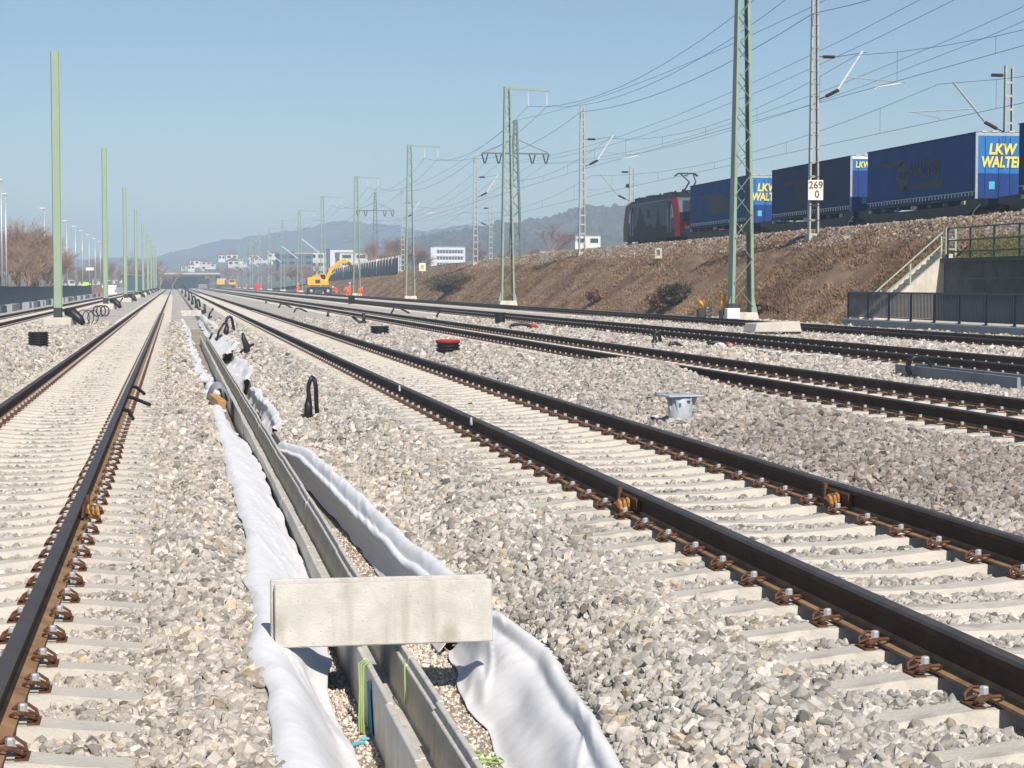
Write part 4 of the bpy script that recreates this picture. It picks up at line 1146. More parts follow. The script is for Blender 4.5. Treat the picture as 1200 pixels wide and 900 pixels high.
# km board
p = col_x(953, 29.0, 4.0)
e = empty("distance_board", (29.0, p.y - 0.30, 5.35), 0, "white distance board reading 269 over 0 on the ladder mast", "sign")
MB().box((0, 0, 0.5), (0.72, 0.03, 0.92)).build("plate", M['sign_white'], e, bevel=0.01)
def text(body, size, loc, rot, m, parent, name="lettering", bold=0.0, shear=0.0, sx=1.0, align='CENTER'):
    c = bpy.data.curves.new(name, 'FONT'); c.body = body; c.size = size; c.align_x = align; c.align_y = 'CENTER'
    c.extrude = 0.006; c.offset = bold; c.shear = shear; c.resolution_u = 3
    c.materials.append(m)
    o = bpy.data.objects.new(name, c); COL.link(o); o.parent = parent; o.location = loc; o.rotation_euler = rot; o.scale = (sx, 1, 1)
    return o
FRONT = (math.radians(90), 0, 0)
text("269", 0.46, (0, -0.024, 0.72), FRONT, M['sign_text'], e, bold=0.008)
text("0", 0.46, (0.06, -0.024, 0.30), FRONT, M['sign_text'], e, bold=0.008)

FM = [(1180, 38.0, 11.6, "grey mast with cantilever behind the wagons at the right edge"), (740, 38.0, 11.4, "grey mast with cantilever behind the locomotive's far end"), (575, 38.0, 11.2, "slim grey mast with cantilever right of the white office block")]
fm_y = []
for k, (px, X, top, lab) in enumerate(FM):
    p = col_x(px, X, 4.0); hs = float(emb_h(p.y)); base = 3.5 * hs
    e = empty("ladder_mast", (X, p.y, base), 0, lab, "mast", "far side masts on the embankment")
    H = top - base
    lattice_mast(e, H, 0.46, 0.40, 0.26, M['mast_old'], 12, False, zig=False)
    z0 = 8.55 - base
    cantilever(e, -0.2, z0, -1, 3.0, M['galv'])
    MB().tube([(-0.2, 0, H - 0.45), (-0.3, 0, H - 0.45), (-0.31, 0, H - 0.45), (-0.85, 0, H - 0.45), (-0.86, 0, H - 0.45)], [.02, .02, .08, .08, .015], 6).build("insulator", M['insul'], e)
    if k == 1: MB().lathe([(0.03, -0.18), (0.16, -0.1), (0.18, 0.05), (0.05, 0.18)], 8, (-0.35, 0, H - 1.6)).build("weight", M['insul'], e)
    fm_y.append(p.y)

def catenary(X, zm, zw, ys, label):
    """messenger wire with droppers above a contact wire"""
    e = empty("catenary", (0, 0, 0), 0, label, "overhead line", "overhead lines above the embankment")
    mp, cp = [], []
    for a, c in zip(ys[:-1], ys[1:]):
        for i in range(10):
            t = i / 10; y = a + (c - a) * t; s = 1.25 * 4 * t * (1 - t); hs = (float(emb_h(y)) - 1) * 3.5
            mp.append((X, y, zm - s + hs)); cp.append((X, y, zw + hs))
            if i % 2 == 1 and y < 230: MB().tube([(X, y, zm - s + hs), (X, y, zw + hs)], 0.009, 4).build("dropper", M['wire'], e)
    MB().tube(mp, 0.011, 5).build("messenger_wire", M['wire'], e, True)
    MB().tube(cp, 0.012, 5).build("contact_wire", M['wire'], e, True)
yy = sorted(cat_pts); y1 = [yy[0] - 2 * (yy[1] - yy[0]), yy[0] - (yy[1] - yy[0])] + yy + [yy[-1] + 60, yy[-1] + 120]
catenary(31.0, 12.05, 10.35, y1, "contact and messenger wires above the embankment's nearer track")
yy = sorted(fm_y); y2 = [yy[0] - 64, yy[0]] + yy[1:] + [yy[-1] + 70, yy[-1] + 140]
catenary(34.6, 10.7, 9.02, y2, "contact and messenger wires above the freight train")
sag_wire("feeder_wire", [Vector((28.9, y, 13.9 + (float(emb_h(y)) - 1) * 3)) for y in y1], 0.9, 0.016, "thin earth wire along the tops of the ladder masts", "overhead wires")

# ------------------------------------------------------------------ high voltage pylons
M['mast_dark'] = mat('pylon_dark_paint', (0.13, 0.15, 0.14), 0.7)
def pylon(px, zc, lab, H=34.0):
    p = ground_at(px, zc, 0)
    e = empty("power_pylon", (p.x, p.y, -0.5), math.radians(-4), lab, "pylon", "high voltage pylons")
    def w(z): return 2.6 + (0.5 - 2.6) * z / H
    for sx in (-1, 1):
        for sy in (-1, 1):
            MB().bar((sx * w(0) / 2, sy * w(0) / 2, 0), (sx * w(H) / 2, sy * w(H) / 2, H), 0.34, 0.34).build("leg", M['mast_dark'], e)
    b = MB(); zs = [0]
    while zs[-1] < H - 1.0: zs.append(zs[-1] + w(zs[-1]) * 0.95 + 0.35)
    for k in range(len(zs) - 1):
        z0, z1 = zs[k], min(zs[k + 1], H); s = 1 if k % 2 else -1
        for f in (-1, 1):
            b.bar((s * w(z0) / 2, f * w(z0) / 2, z0), (-s * w(z1) / 2, f * w(z1) / 2, z1), 0.11, 0.11)
            b.bar((f * w(z0) / 2, s * w(z0) / 2, z0), (f * w(z1) / 2, -s * w(z1) / 2, z1), 0.11, 0.11)
    tag(b.build("lattice_bars", M['mast_dark'], e), kind="stuff")
    za = H - 6.4
    MB().bar((-6.6, 0, za), (6.6, 0, za - 0.1), 0.35, 0.32).build("crossarm", M['mast_dark'], e)
    for s in (-1, 1):
        MB().bar((s * 0.5, 0, za + 2.6), (s * 6.4, 0, za + 0.1), 0.16, 0.16).build("crossarm_stay", M['mast_dark'], e)
    for x in (-6.0, -3.3, 3.3, 6.0):
        for d in (-0.6, 0.6):
            MB().tube([(x + d, 0, za - 0.1), (x + d * 0.15, 0, za - 2.0)], 0.15, 6).build("insulator", M['insul'], e)
    rz = e.rotation_euler.z
    return [Vector((p.x + x * math.cos(rz), p.y + x * math.sin(rz), za - 2.5)) for x in (-6.0, -3.3, 3.3, 6.0)], Vector((p.x, p.y, H - 0.5))
pa, ta = pylon(604, 385, "high voltage pylon with broad crossarm behind the second green mast")
pb, tb = pylon(440, 683, "smaller looking high voltage pylon beside the fourth green mast")
for q in range(4):
    d = pa[q] - pb[q]
    nearer = pa[q] + d * 1.02; nearer.z = pa[q].z + 3.5
    farther = pb[q] - d
    sag_wire("power_line", [nearer, pa[q], pb[q], farther], 5.5, 0.022, "power line conductor hung from the pylon crossarms, number %s from the tracks" % ("one", "two", "three", "four")[q], "power line conductors")
sag_wire("power_line", [ta + (ta - tb) * 1.02, ta, tb], 4.0, 0.03, "thin earth wire over the pylon tips", "power line conductors")

# ------------------------------------------------------------------ retaining wall, stairs, fences by the embankment
FX, FY0, FY1 = 24.0, 70.6, 34.0
p = col_x(988, FX, 0.3); FY0 = p.y
e = empty("concrete_plinth", (0, 0, 0), 0, "long grey concrete kerb under the dark fence", "kerb")
MB().box((FX + 0.25, (FY0 + FY1) / 2, 0.02), (0.55, FY0 - FY1, 0.56)).build("kerb", M['slab'], e, bevel=0.02)
MB().box((25.75, (YC + FY1) / 2, 0.09), (2.5, YC - FY1, 0.36)).build("paving", M['pale_concrete'], e)
e = empty("bar_fence", (FX + 0.18, FY0, 0.30), 0, "dark grey bar fence standing on the kerb", "fence")
ny = int((FY0 - FY1) / 2.05)
for k in range(ny + 1):
    y = -k * 2.05 - 0.05
    MB().box((0, y, 0.47), (0.07, 0.07, 0.97)).build("post", M['fence_dark'], e)
    MB().box((0, y + 0.02, 0.02), (0.16, 0.2, 0.03)).build("base_plate", M['galv'], e)
    if k < ny:
        MB().box((0, y - 1.025, 0.95), (0.06, 1.97, 0.06)).build("top_rail", M['fence_dark'], e)
        b = MB()
        b.box((0, y - 1.025, 0.10), (0.04, 1.99, 0.04))
        for j in range(16):
            b.box((0, y - 0.10 - j * 0.1235, 0.525), (0.022, 0.054, 0.80))
        tag(b.build("bar_panel", M['fence_dark'], e), kind="stuff")
# retaining wall
WX = 27.0
e = empty("retaining_wall", (0, 0, 0), 0, "dark weathered concrete retaining wall under the upper railing", "wall")
MB().box((WX + 0.2, (YC + FY1) / 2, 1.28), (0.4, YC - FY1, 2.1)).build("wall_face", M['wall_dark'], e)
for z in (0.95, 1.75):
    MB().box((WX - 0.006, (YC + FY1) / 2 - 0.1, z), (0.02, YC - FY1 - 0.3, 0.035)).build("shutter_joint", M['steel_dark'], e)
MB().box((WX + 0.17, (YC + FY1) / 2, 2.40), (0.62, YC - FY1 + 0.06, 0.14)).build("coping", M['wall_dark'], e, bevel=0.01)
e = empty("railing", (WX + 0.1, YC, 2.47), 0, "dark green three-bar railing on top of the retaining wall", "railing")
for k in range(17):
    MB().box((0, -0.1 - k * 2.0, 0.53), (0.06, 0.06, 1.06)).build("post", M['rail_dkgreen'], e)
for z in (0.22, 0.62, 1.05):
    MB().box((0, -16.1, z), (0.05, 32.0, 0.05)).build("rail_bar", M['rail_dkgreen'], e)
# stairs up the slope beyond the wall end
e = empty("stairs", (0, 0, 0), 0, "concrete stairs with sloping cheek wall beside the retaining wall end", "stairs")
x0, x1, z0, z1 = 24.6, 27.35, 0.28, 2.62
MB().prism([(x0 - 0.2, z0 - 0.1), (x1, z0 - 0.1), (x1, z1), (x1 - 0.25, z1), (x0 - 0.2, z0 + 0.12)], YC + 0.02, YC + 0.27, 'y').build("cheek_wall", M['pale_concrete'], e, bevel=0.01)
n = 13
for k in range(n):
    xa = x0 + (x1 - x0) * k / n; za = z0 + (z1 - z0) * (k + 1) / n
    MB().box(((xa + x1) / 2 , YC + 0.85, za - 0.09), (x1 - xa, 1.12, 0.178)).build("step", M['pale_concrete'], e)
MB().prism([(x0 - 0.2, z0 - 0.1), (x1, z0 - 0.1), (x1, z1), (x1 - 0.25, z1), (x0 - 0.2, z0 + 0.12)], YC + 1.45, YC + 1.65, 'y').build("cheek_wall", M['pale_concrete'], e, bevel=0.01)
for yk, lab in ((YC + 0.14, "pale green handrail sloping up along the concrete stairs"),):
    e = empty("handrail", (0, yk, 0), 0, lab, "handrail", "handrails of the stairs")
    sl = (z1 - z0) / (x1 - x0)
    for h in (1.0, 0.58, 0.16):
        MB().bar((x0 - 0.2, 0, z0 + h - 0.1), (x1 - 0.35, 0, z0 + h - 0.1 + sl * (x1 - x0 - 0.15)), 0.042, 0.042).build("rail_bar", M['rail_green'], e)
    for xx in (x0 + 0.1, x0 + 1.2, x1 - 0.4):
        zb = z0 + sl * (xx - x0)
        MB().box((xx, 0, zb + 0.45), (0.05, 0.05, 1.05)).build("post", M['rail_green'], e)
e = empty("railing", (27.3, YC + 0.3, 2.5), 0, "short pale green railing piece at the stair head", "railing")
for xx in (-0.1, 0.25):
    MB().box((xx, 0, 0.53), (0.06, 0.06, 1.06)).build("post", M['rail_green'], e)
for z in (0.3, 0.65, 1.03):
    MB().box((0.08, 0, z), (0.34, 0.045, 0.045)).build("rail_bar", M['rail_green'], e)

# track-side signal lamps and box at the mast foot
for px, lab, m in ((822, "small dark lamp box with amber lens left of the tall mast", M['amber']), (848, "amber lamp stack by the white box at the tall mast foot", M['amber'])):
    p = col_x(px, 23.0, 0.1)
    e = empty("signal_lamp", (p.x, p.y, 0.1), 0, lab, "lamp", "amber lamps at the mast foot")
    MB().box((0, 0, 0.16), (0.35, 0.4, 0.4)).build("housing", M['steel_dark'], e, bevel=0.03)
    MB().lathe([(0.05, 0.35), (0.10, 0.42), (0.13, 0.72), (0.10, 0.75)], 10).build("lens", m, e, True)
    if px == 822: MB().tube([(0.35 + 0.16 * math.cos(a), 0, 0.22 + 0.2 * math.sin(a)) for a in np.linspace(0, 6.0, 12)], 0.045, 6).build("cable_ring", M['galv'], e, True)
    else: MB().lathe([(0.05, 0.75), (0.10, 0.8), (0.11, 1.0), (0.05, 1.04)], 10).build("upper_lens", m, e, True)
p = col_x(858, 22.9, 0.1)
e = empty("equipment_box", (p.x, p.y, 0.05), 0, "white equipment box with dark top at the tall mast foot", "box")
MB().box((0, 0, 0.28), (0.55, 0.45, 0.45)).build("case", M['white'], e, bevel=0.02)
MB().box((0.02, 0, 0.60), (0.5, 0.4, 0.2)).build("device", M['steel_dark'], e, bevel=0.04)
p = col_x(771, 27.9, 3.2)
e = empty("marker_stone", (p.x, p.y, 3.05), 0, "small pale marker post with a square hole below the locomotive", "marker")
for dx, dz, sx, sz in ((-0.16, 0.3, 0.1, 0.6), (0.16, 0.3, 0.1, 0.6), (0, 0.56, 0.24, 0.1), (0, 0.08, 0.24, 0.16)):
    MB().box((dx, 0, dz), (sx, 0.2, sz)).build("frame_piece", M['pale_concrete'], e)
p = col_x(495, 28.0, 3.0)
e = empty("marker_board", (p.x, p.y, 2.6), 0, "white board with yellow centre at the embankment edge", "sign")
MB().box((0, 0, 0.9), (0.75, 0.05, 0.9)).build("plate", M['sign_white'], e)
MB().box((0, -0.03, 0.9), (0.35, 0.02, 0.5)).build("centre", M['amber'], e)
MB().box((0, 0.03, 0.2), (0.08, 0.05, 0.7)).build("post", M['galv'], e)

# ------------------------------------------------------------------ freight train
M['logo2'] = mat('faint_dark_print', (0.014, 0.024, 0.050), 0.7)
TZ, TXC, SIDE = 3.86, 34.4, 33.12
def ycol(px, X=SIDE, z=6.5): return col_x(px, X, z).y
WHEEL = MB().lathe([(0.10, -0.07), (0.44, -0.07), (0.46, 0.05), (0.49, 0.055), (0.49, 0.075), (0.10, 0.08)], 16).mesh("wheel", M['steel_dark'])
def bogie(e, y, w=1.8):
    b = MB()
    for s in (-1, 1):
        b.box((s * 1.0, y, 0.62), (0.16, w + 0.9, 0.28)); b.box((s * 1.02, y, 0.40), (0.22, 0.5, 0.3))
    b.box((0, y, 0.60), (2.0, 0.5, 0.3))
    bo = b.build("bogie", M['wagon'], e)
    for s in (-1, 1):
        for d in (-w / 2, w / 2):
            obj("wheel", WHEEL, bo, (s * 0.78, y + d, 0.46), (0, math.radians(90 * s), 0))
trl = [(808, 876, "navy", "blue curtain-side trailer coupled first behind the locomotive", 'full'), (903.5, 996, "navy2", "dull navy trailer in the middle, its deep blue end with small lettering", 'small'),
       (1015.5, 1142.7, "navy", "blue trailer with faded dark logo on its side, second from right edge", 'full'), (1192.5, None, "navy2", "navy trailer cut off by the picture's right edge", 'none')]
STRAP = MB()
for k in range(34):
    STRAP.box((0, 0.3 + k * 0.38, 0), (0.012, 0.10, 0.24), mi=0); STRAP.box((-0.006, 0.30 + k * 0.38, 0.03), (0.014, 0.11, 0.16), mi=1)
spans = []
for (pa_, pb_, mname, lab, style) in trl:
    yf = ycol(pa_); yn = ycol(pb_) if pb_ else yf - 13.4
    L = yf - yn; spans.append((yn, yf))
    e = empty("trailer", (TXC, yn, TZ), 0, lab, "trailer", "blue trailers on the freight train")
    zb, zt = 1.28, 4.02
    MB().box((0, L / 2, (zb + zt) / 2), (2.50, L - 0.06, zt - zb)).build("curtain_body", M[mname], e, bevel=0.03)
    MB().box((0, L / 2, zt + 0.02), (2.53, L, 0.05)).build("roof", M['navy2'], e)
    MB().box((-1.262, L / 2, zb + 0.30), (0.012, L - 0.1, 0.03)).build("side_rail", M['galv'], e)
    MB().box((-1.262, L / 2, zb + 0.02), (0.015, L - 0.1, 0.05)).build("side_skirt", M['wagon'], e)
    st = STRAP.build("curtain_straps", [M['navy2'], M['galv']], e); st.location = (-1.262, 0, zb + 0.17); st.scale = (1, L / 13.4, 1); st["kind"] = "stuff"
    for s in (-1, 1):
        MB().box((s * 1.22, -0.01, (zb + zt) / 2), (0.10, 0.05, zt - zb + 0.02)).build("corner_post", M['galv'] if s < 0 else M['navy2'], e)
    MB().box((0, -0.015, zt - 0.05), (2.36, 0.05, 0.14)).build("header", M['white'] if style == 'small' else M['galv'], e)
    zm = zb + 1.05 if style != 'small' else zt - 0.7
    for s in (-1, 1):
        MB().box((s * 0.585, -0.012, (zm + zt - 0.12) / 2), (1.165, 0.04, zt - 0.12 - zm)).build("door_panel", M['door_blue'], e)
        MB().box((s * 0.585, -0.012, (zb + zm) / 2), (1.165, 0.042, zm - zb - 0.01)).build("lower_door_panel", M['door_navy'], e)
        for q in (0.25, 0.85):
            MB().tube([(s * q, -0.05, zb + 0.1), (s * q, -0.05, zt - 0.2)], 0.016, 5).build("lock_bar", M['door_navy'], e)
    MB().box((-0.55, -0.04, zb + 0.55), (0.25, 0.02, 0.32)).build("placard", M['cyan_cord'], e)
    for q in (-0.9, -0.45, 0.3, 0.8):
        MB().box((q, -0.02, zt + 0.055), (0.22, 0.1, 0.06)).build("roof_buffer", M['pale_concrete'], e)
    MB().box((0, -0.03, zb - 0.10), (2.2, 0.08, 0.12)).build("underrun_bar", M['wagon'], e)
    MB().box((-0.9, -0.06, zb - 0.10), (0.3, 0.08, 0.09)).build("tail_lamp", M['amber'], e)
    if style == 'full':
        text("LKW", 0.62, (-0.12, -0.062, zt - 0.70), FRONT, M['letter_yellow'], e, bold=0.022, shear=0.15, sx=0.88)
        text("WALTER", 0.62, (-0.12, -0.062, zt - 1.24), FRONT, M['letter_yellow'], e, bold=0.022, shear=0.15, sx=0.76)
    elif style == 'small':
        text("LKW WALTER", 0.42, (0.05, -0.062, zt - 0.42), FRONT, M['letter_yellow'], e, bold=0.014, shear=0.15, sx=0.8)
    # print on the curtain side (read from outside, towards the track)
    SIDEROT = (math.radians(90), 0, math.radians(-90))
    lx = -1.256
    def poly(pts, nm="logo_print"):
        MB().prism(pts, lx - 0.008, lx, 'x').build(nm, M['logo'] if mname == 'navy' else M['logo2'], e)
    c = L * 0.58; zl = (zb + zt) / 2 + 0.12
    if style == 'full' and pb_ == 1142.7:
        poly([(c + 3.6, zl + 0.62), (c + 3.3, zl + 0.36), (c + 0.9, zl + 0.36), (c + 0.6, zl + 0.62)])
        ring = [(c + 0.75 + 0.85 * math.cos(a), zl - 0.15 + 0.68 * math.sin(a)) for a in np.linspace(0, 2 * math.pi, 20, endpoint=False)]
        poly(ring)
        text("LKW", 0.50, (lx - 0.012, c + 0.7, zl - 0.1), SIDEROT, M['navy'], e, bold=0.01, shear=0.2)
        poly([(c + 0.7, zl - 0.83), (c + 0.5, zl - 0.62), (c - 4.2, zl - 0.42), (c - 4.0, zl - 0.83)])
        text("WALTER", 0.95, (lx - 0.012, c - 1.9, zl + 0.05), SIDEROT, M['logo'], e, bold=0.03, shear=0.15, sx=0.98)
    elif style != 'none':
        poly([(c + 3.4, zl + 0.5), (c + 3.1, zl + 0.28), (c + 1.3, zl + 0.28), (c + 1.1, zl - 0.6), (c + 0.3, zl - 0.8), (c - 3.4, zl - 0.7), (c - 3.5, zl + 0.1), (c - 2.6, zl + 0.3), (c - 0.4, zl + 0.5)])

for k, (yn, yf) in enumerate(spans):
    L = yf - yn
    e = empty("pocket_wagon", (TXC, yn, TZ), 0, ["dark pocket wagon under the first blue trailer behind the locomotive", "dark pocket wagon under the dull navy trailer", "dark pocket wagon under the trailer with the faded side logo", "dark pocket wagon under the trailer at the right edge"][k], "wagon", "wagons of the freight train")
    # fish-belly side sill
    side = [(-1.6, 0.95), (-1.6, 1.22), (0.6, 1.26), (1.6, 1.02), (L - 1.6, 1.02), (L - 0.6, 1.26), (L + 1.6, 1.22), (L + 1.6, 0.95), (L + 0.2, 0.82), (L - 1.2, 0.46), (1.2, 0.46), (-0.2, 0.82)]
    for s in (-1, 1):
        MB().prism(side, s * 1.30 - 0.07, s * 1.30 + 0.07, 'x').build("side_sill", M['wagon'], e)
    MB().box((0, L / 2, 0.52), (2.4, L - 1.5, 0.16)).build("pocket_floor", M['wagon'], e)
    MB().box((0, -1.0, 1.10), (2.5, 1.3, 0.2)).build("end_deck", M['wagon'], e)
    MB().box((0, L + 1.0, 1.10), (2.5, 1.3, 0.2)).build("end_deck", M['wagon'], e)
    for yq in (-0.6, L + 0.6): MB().box((0, yq, 0.62), (1.5, 3.4, 0.85)).build("underframe", M['wagon'], e)
    for q in range(7):
        MB().box((-1.40, 0.9 + q * (L - 1.8) / 6, 1.13), (0.08, 0.35 + 0.25 * (q % 2), 0.16)).build("bracket", M['concrete'] if q % 3 == 0 else M['wagon'], e)
    MB().tube([(-1.41, -0.9, 1.0), (-1.41, -0.2, 0.7), (-1.41, -0.1, 0.5)], 0.035, 5).build("handle", M['galv'], e)
    bogie(e, -0.75)
    if k == 0: bogie(e, L + 0.75)

# locomotive
M['loco_maroon'] = mat('locomotive_dark_red_paint', (0.16, 0.02, 0.025), 0.5)
y_near, y_far = ycol(798, 32.95), ycol(731, 32.95)
L = y_far - y_near
e = empty("locomotive", (TXC, y_near, TZ - 0.12), 0, "slate grey electric locomotive with red cab ends and raised pantograph", "locomotive")
HW = 1.48
prof = [(0.05, 0.95), (0.0, 1.9), (0.75, 3.42), (1.1, 3.56), (L - 1.1, 3.56), (L - 0.75, 3.42), (L, 1.9), (L - 0.05, 0.95)]
MB().prism(prof, -HW, HW, 'x').build("body", M['loco_side'], e, bevel=0.05)
rp = [(-HW + 0.02, 3.50), (-1.15, 3.84), (1.15, 3.84), (HW - 0.02, 3.50)]
MB().prism(rp, 1.1, L - 1.1, 'y').build("roof", M['loco_dark'], e)
for near in (True, False):
    f = (lambda y: y) if near else (lambda y: L - y)
    MB().prism([(f(0.04), 0.98), (f(-0.015), 1.9), (f(0.73), 3.44), (f(1.08), 3.58), (f(2.6), 3.58), (f(1.75), 2.9), (f(1.35), 1.5), (f(1.5), 0.98)], -HW - 0.012, -HW - 0.001, 'x').build("cab_side_panel", M['loco_red'] if near else M['loco_maroon'], e)
    MB().prism([(f(1.75), 2.25), (f(1.95), 2.9), (f(2.45), 3.3), (f(2.45), 2.25)], -HW - 0.014, -HW - 0.002, 'x').build("cab_side_window", M['glass'], e)
    MB().prism([(f(2.5), 1.2), (f(2.5), 3.35), (f(3.2), 3.35), (f(3.2), 1.2)], -HW - 0.012, -HW - 0.002, 'x').build("cab_door", M['loco_dark'], e)
    for yy_ in (2.45, 3.25):
        MB().tube([(-HW - 0.04, f(yy_), 1.3), (-HW - 0.04, f(yy_), 2.9)], 0.02, 5).build("door_handle", M['alu'], e)
    # front: red nose, windscreen, lamps, buffers
    w = [(-1.40, 1.0), (1.40, 1.0), (1.40, 1.88), (-1.40, 1.88)]
    MB().prism(w, f(-0.03), f(0.02), 'y').build("nose_panel", M['loco_red'], e)
    b = MB()
    o_ = -0.02
    q = [(-1.30, f(0.02 + o_), 2.0), (1.30, f(0.02 + o_), 2.0), (1.15, f(0.68 + o_), 3.36), (-1.15, f(0.68 + o_), 3.36)]
    q2 = [(x, y + (0.03 if near else -0.03), z) for x, y, z in q]
    b.add(q + q2, [(0, 1, 2, 3), (7, 6, 5, 4), (0, 4, 5, 1), (1, 5, 6, 2), (2, 6, 7, 3), (3, 7, 4, 0)]); b.build("windscreen", M['glass'], e)
    for s in (-1, 1):
        MB().box((s * 1.02, f(-0.05), 1.55), (0.34, 0.05, 0.22)).build("headlight", M['white'], e)
        bf = MB().lathe([(0.10, 0), (0.10, 0.45), (0.24, 0.46), (0.24, 0.52)], 12).build("buffer", M['steel_dark'], e)
        bf.location = (s * 0.88, f(0.1), 1.06); bf.rotation_euler = (math.radians(90 if near else -90), 0, 0)
    MB().box((0, f(0.35), 0.55), (2.6, 0.15, 0.5)).build("rail_guard", M['steel_dark'], e)
    MB().box((0.0, f(0.85), 3.60), (0.5, 0.1, 0.16)).build("top_lamp", M['white'], e)
# dark skirt and painted peaks on the side
MB().prism([(1.4, 0.96), (1.4, 1.45), (L - 1.4, 1.45), (L - 1.4, 0.96)], -HW - 0.010, -HW - 0.001, 'x').build("side_skirt", M['loco_dark'], e)
pk = [(3.3, 1.46), (3.3, 1.75), (5.2, 1.75), (6.3, 2.0), (6.9, 3.2), (7.3, 2.1), (8.3, 1.7), (9.5, 2.0), (10.6, 1.85), (11.6, 2.3), (12.6, 3.1), (13.1, 3.3), (13.6, 2.4), (14.5, 1.9), (15.6, 1.7), (15.6, 1.46)]
MB().prism([(y * L / 19.0, z) for y, z in pk], -HW - 0.010, -HW - 0.001, 'x').build("painted_peaks", M['loco_dark'], e)
MB().box((-HW - 0.006, L * 0.53, 2.75), (0.016, 0.75, 0.55)).build("side_panel", M['loco_dark'], e)
for k, (y, ln, h, wd) in enumerate(((1.6, 1.3, .25, 1.2), (3.6, 1.8, .18, 1.6), (6.2, 2.2, .30, 1.5), (9.0, 2.6, .22, 1.7), (12.0, 2.2, .32, 1.5), (15.0, 2.6, .26, 1.7))):
    MB().box((0, y * L / 19 + ln / 2, 3.84 + h / 2), (wd, ln, h)).build("roof_box", M['loco_dark'] if k % 2 else M['steel_dark'], e, bevel=0.03)
for y in (2.2, 4.2, 8.4, 11.4, 14.6):
    MB().lathe([(0.05, 0), (0.10, 0.05), (0.05, 0.1), (0.10, 0.15), (0.05, 0.2), (0.09, 0.25), (0.03, 0.3)], 8, (-0.75, y, 3.86)).build("roof_insulator", M['insul'], e)
pg = MB()
for s in (-1, 1):
    pg.tube([(s * 0.25, 4.0, 4.05), (s * 0.22, 2.5, 4.66)], 0.055, 5); pg.tube([(s * 0.22, 2.5, 4.66), (s * 0.45, 4.0, 5.28)], 0.045, 5)
pg.tube([(-0.8, 4.0, 5.14), (-0.55, 4.0, 5.32), (0.55, 4.0, 5.32), (0.8, 4.0, 5.14)], 0.045, 5); pg.tube([(-0.8, 4.35, 5.14), (-0.55, 4.35, 5.32), (0.55, 4.35, 5.32), (0.8, 4.35, 5.14)], 0.045, 5)
pg.tube([(0, 3.8, 5.15), (0, 4.6, 5.2)], 0.03, 5); pg.box((0, 3.9, 4.02), (0.9, 1.2, 0.08))
pg.build("pantograph", M['steel_dark'], e)
MB().box((0, L / 2, 0.70), (2.5, L - 9, 0.55)).build("underfloor_case", M['loco_dark'], e)
bogie(e, 3.6, 2.6); bogie(e, L - 3.6, 2.6)

# ------------------------------------------------------------------ excavator, workers, machine
pE = col_x(374, 21.5, 0.1)
e = empty("excavator", (pE.x, pE.y, 0.0), 0, "yellow wheeled excavator with raised arm on the far track by the workers", "excavator")
TY = MB().lathe([(0.2, -0.22), (0.50, -0.22), (0.56, -0.15), (0.56, 0.15), (0.50, 0.22), (0.2, 0.22)], 16).mesh("wheel", M['rubber'])
HUB = MB().lathe([(0.24, -0.24), (0.22, -0.1), (0.22, 0.1), (0.24, 0.24)], 10).mesh("hub", M['galv'])
MB().box((0, 0, 0.85), (3.0, 1.3, 0.5)).build("chassis", M['steel_dark'], e, bevel=0.05)
for dx in (-1.25, 1.25):
    for dy in (-1.0, 1.0):
        w_ = obj("wheel", TY, e, (dx, dy, 0.56), (math.radians(90), 0, 0)); obj("hub", HUB, w_)
MB().box((0, -0.9, 0.45), (0.9, 0.25, 0.5)).build("outrigger", M['steel_dark'], e)
MB().prism([(-1.75, 1.35), (-1.85, 1.6), (-1.85, 2.35), (-1.6, 2.6), (0.2, 2.62), (0.35, 2.3), (1.3, 2.15), (1.4, 1.35)], -1.25, 1.25, 'y').build("upper_body", M['yellow'], e, bevel=0.08)
MB().box((-1.72, 0, 1.9), (0.3, 2.35, 0.9)).build("counterweight", M['loco_red'], e, bevel=0.08)
c_ = MB().prism([(0.1, 1.4), (1.25, 1.4), (1.3, 2.2), (0.95, 3.15), (0.1, 3.15)], 0.25, 1.2, 'y').build("cab", M['yellow'], e, bevel=0.06)
MB().prism([(0.2, 2.0), (1.2, 2.0), (0.9, 3.0), (0.2, 3.0)], 0.235, 1.215, 'y').build("cab_window", M['glass'], c_)
MB().box((-0.3, -1.262, 1.95), (0.75, 0.03, 0.55)).build("side_grille", M['steel_dark'], e)
MB().tube([(-0.9, 0.3, 2.6), (-0.9, 0.3, 3.0)], 0.08, 8).build("exhaust", M['steel_dark'], e)
MB().box((-0.6, 0.0, 2.72), (0.9, 1.6, 0.2)).build("engine_hood", M['yellow'], e, bevel=0.05)
MB().prism([(0.7, 1.9), (1.15, 1.8), (2.1, 3.75), (3.6, 4.75), (3.5, 5.15), (3.2, 5.15), (1.65, 4.1)], -0.45, 0.05, 'y').build("boom", M['yellow'], e, bevel=0.05)
MB().prism([(3.2, 5.15), (3.6, 5.35), (4.15, 5.15), (4.3, 4.7), (3.7, 4.55)], -0.38, -0.02, 'y').build("boom_tip", M['yellow'], e, bevel=0.05)
MB().prism([(4.0, 5.0), (4.25, 4.5), (5.55, 3.05), (5.75, 3.2), (4.55, 4.9)], -0.33, -0.07, 'y').build("stick", M['rust'], e, bevel=0.04)
MB().tube([(1.3, -0.2, 2.6), (2.4, -0.2, 3.4)], 0.10, 8).build("boom_cylinder", M['galv'], e)
MB().tube([(2.6, -0.2, 4.8), (3.9, -0.2, 5.4)], 0.08, 8).build("stick_cylinder", M['galv'], e)
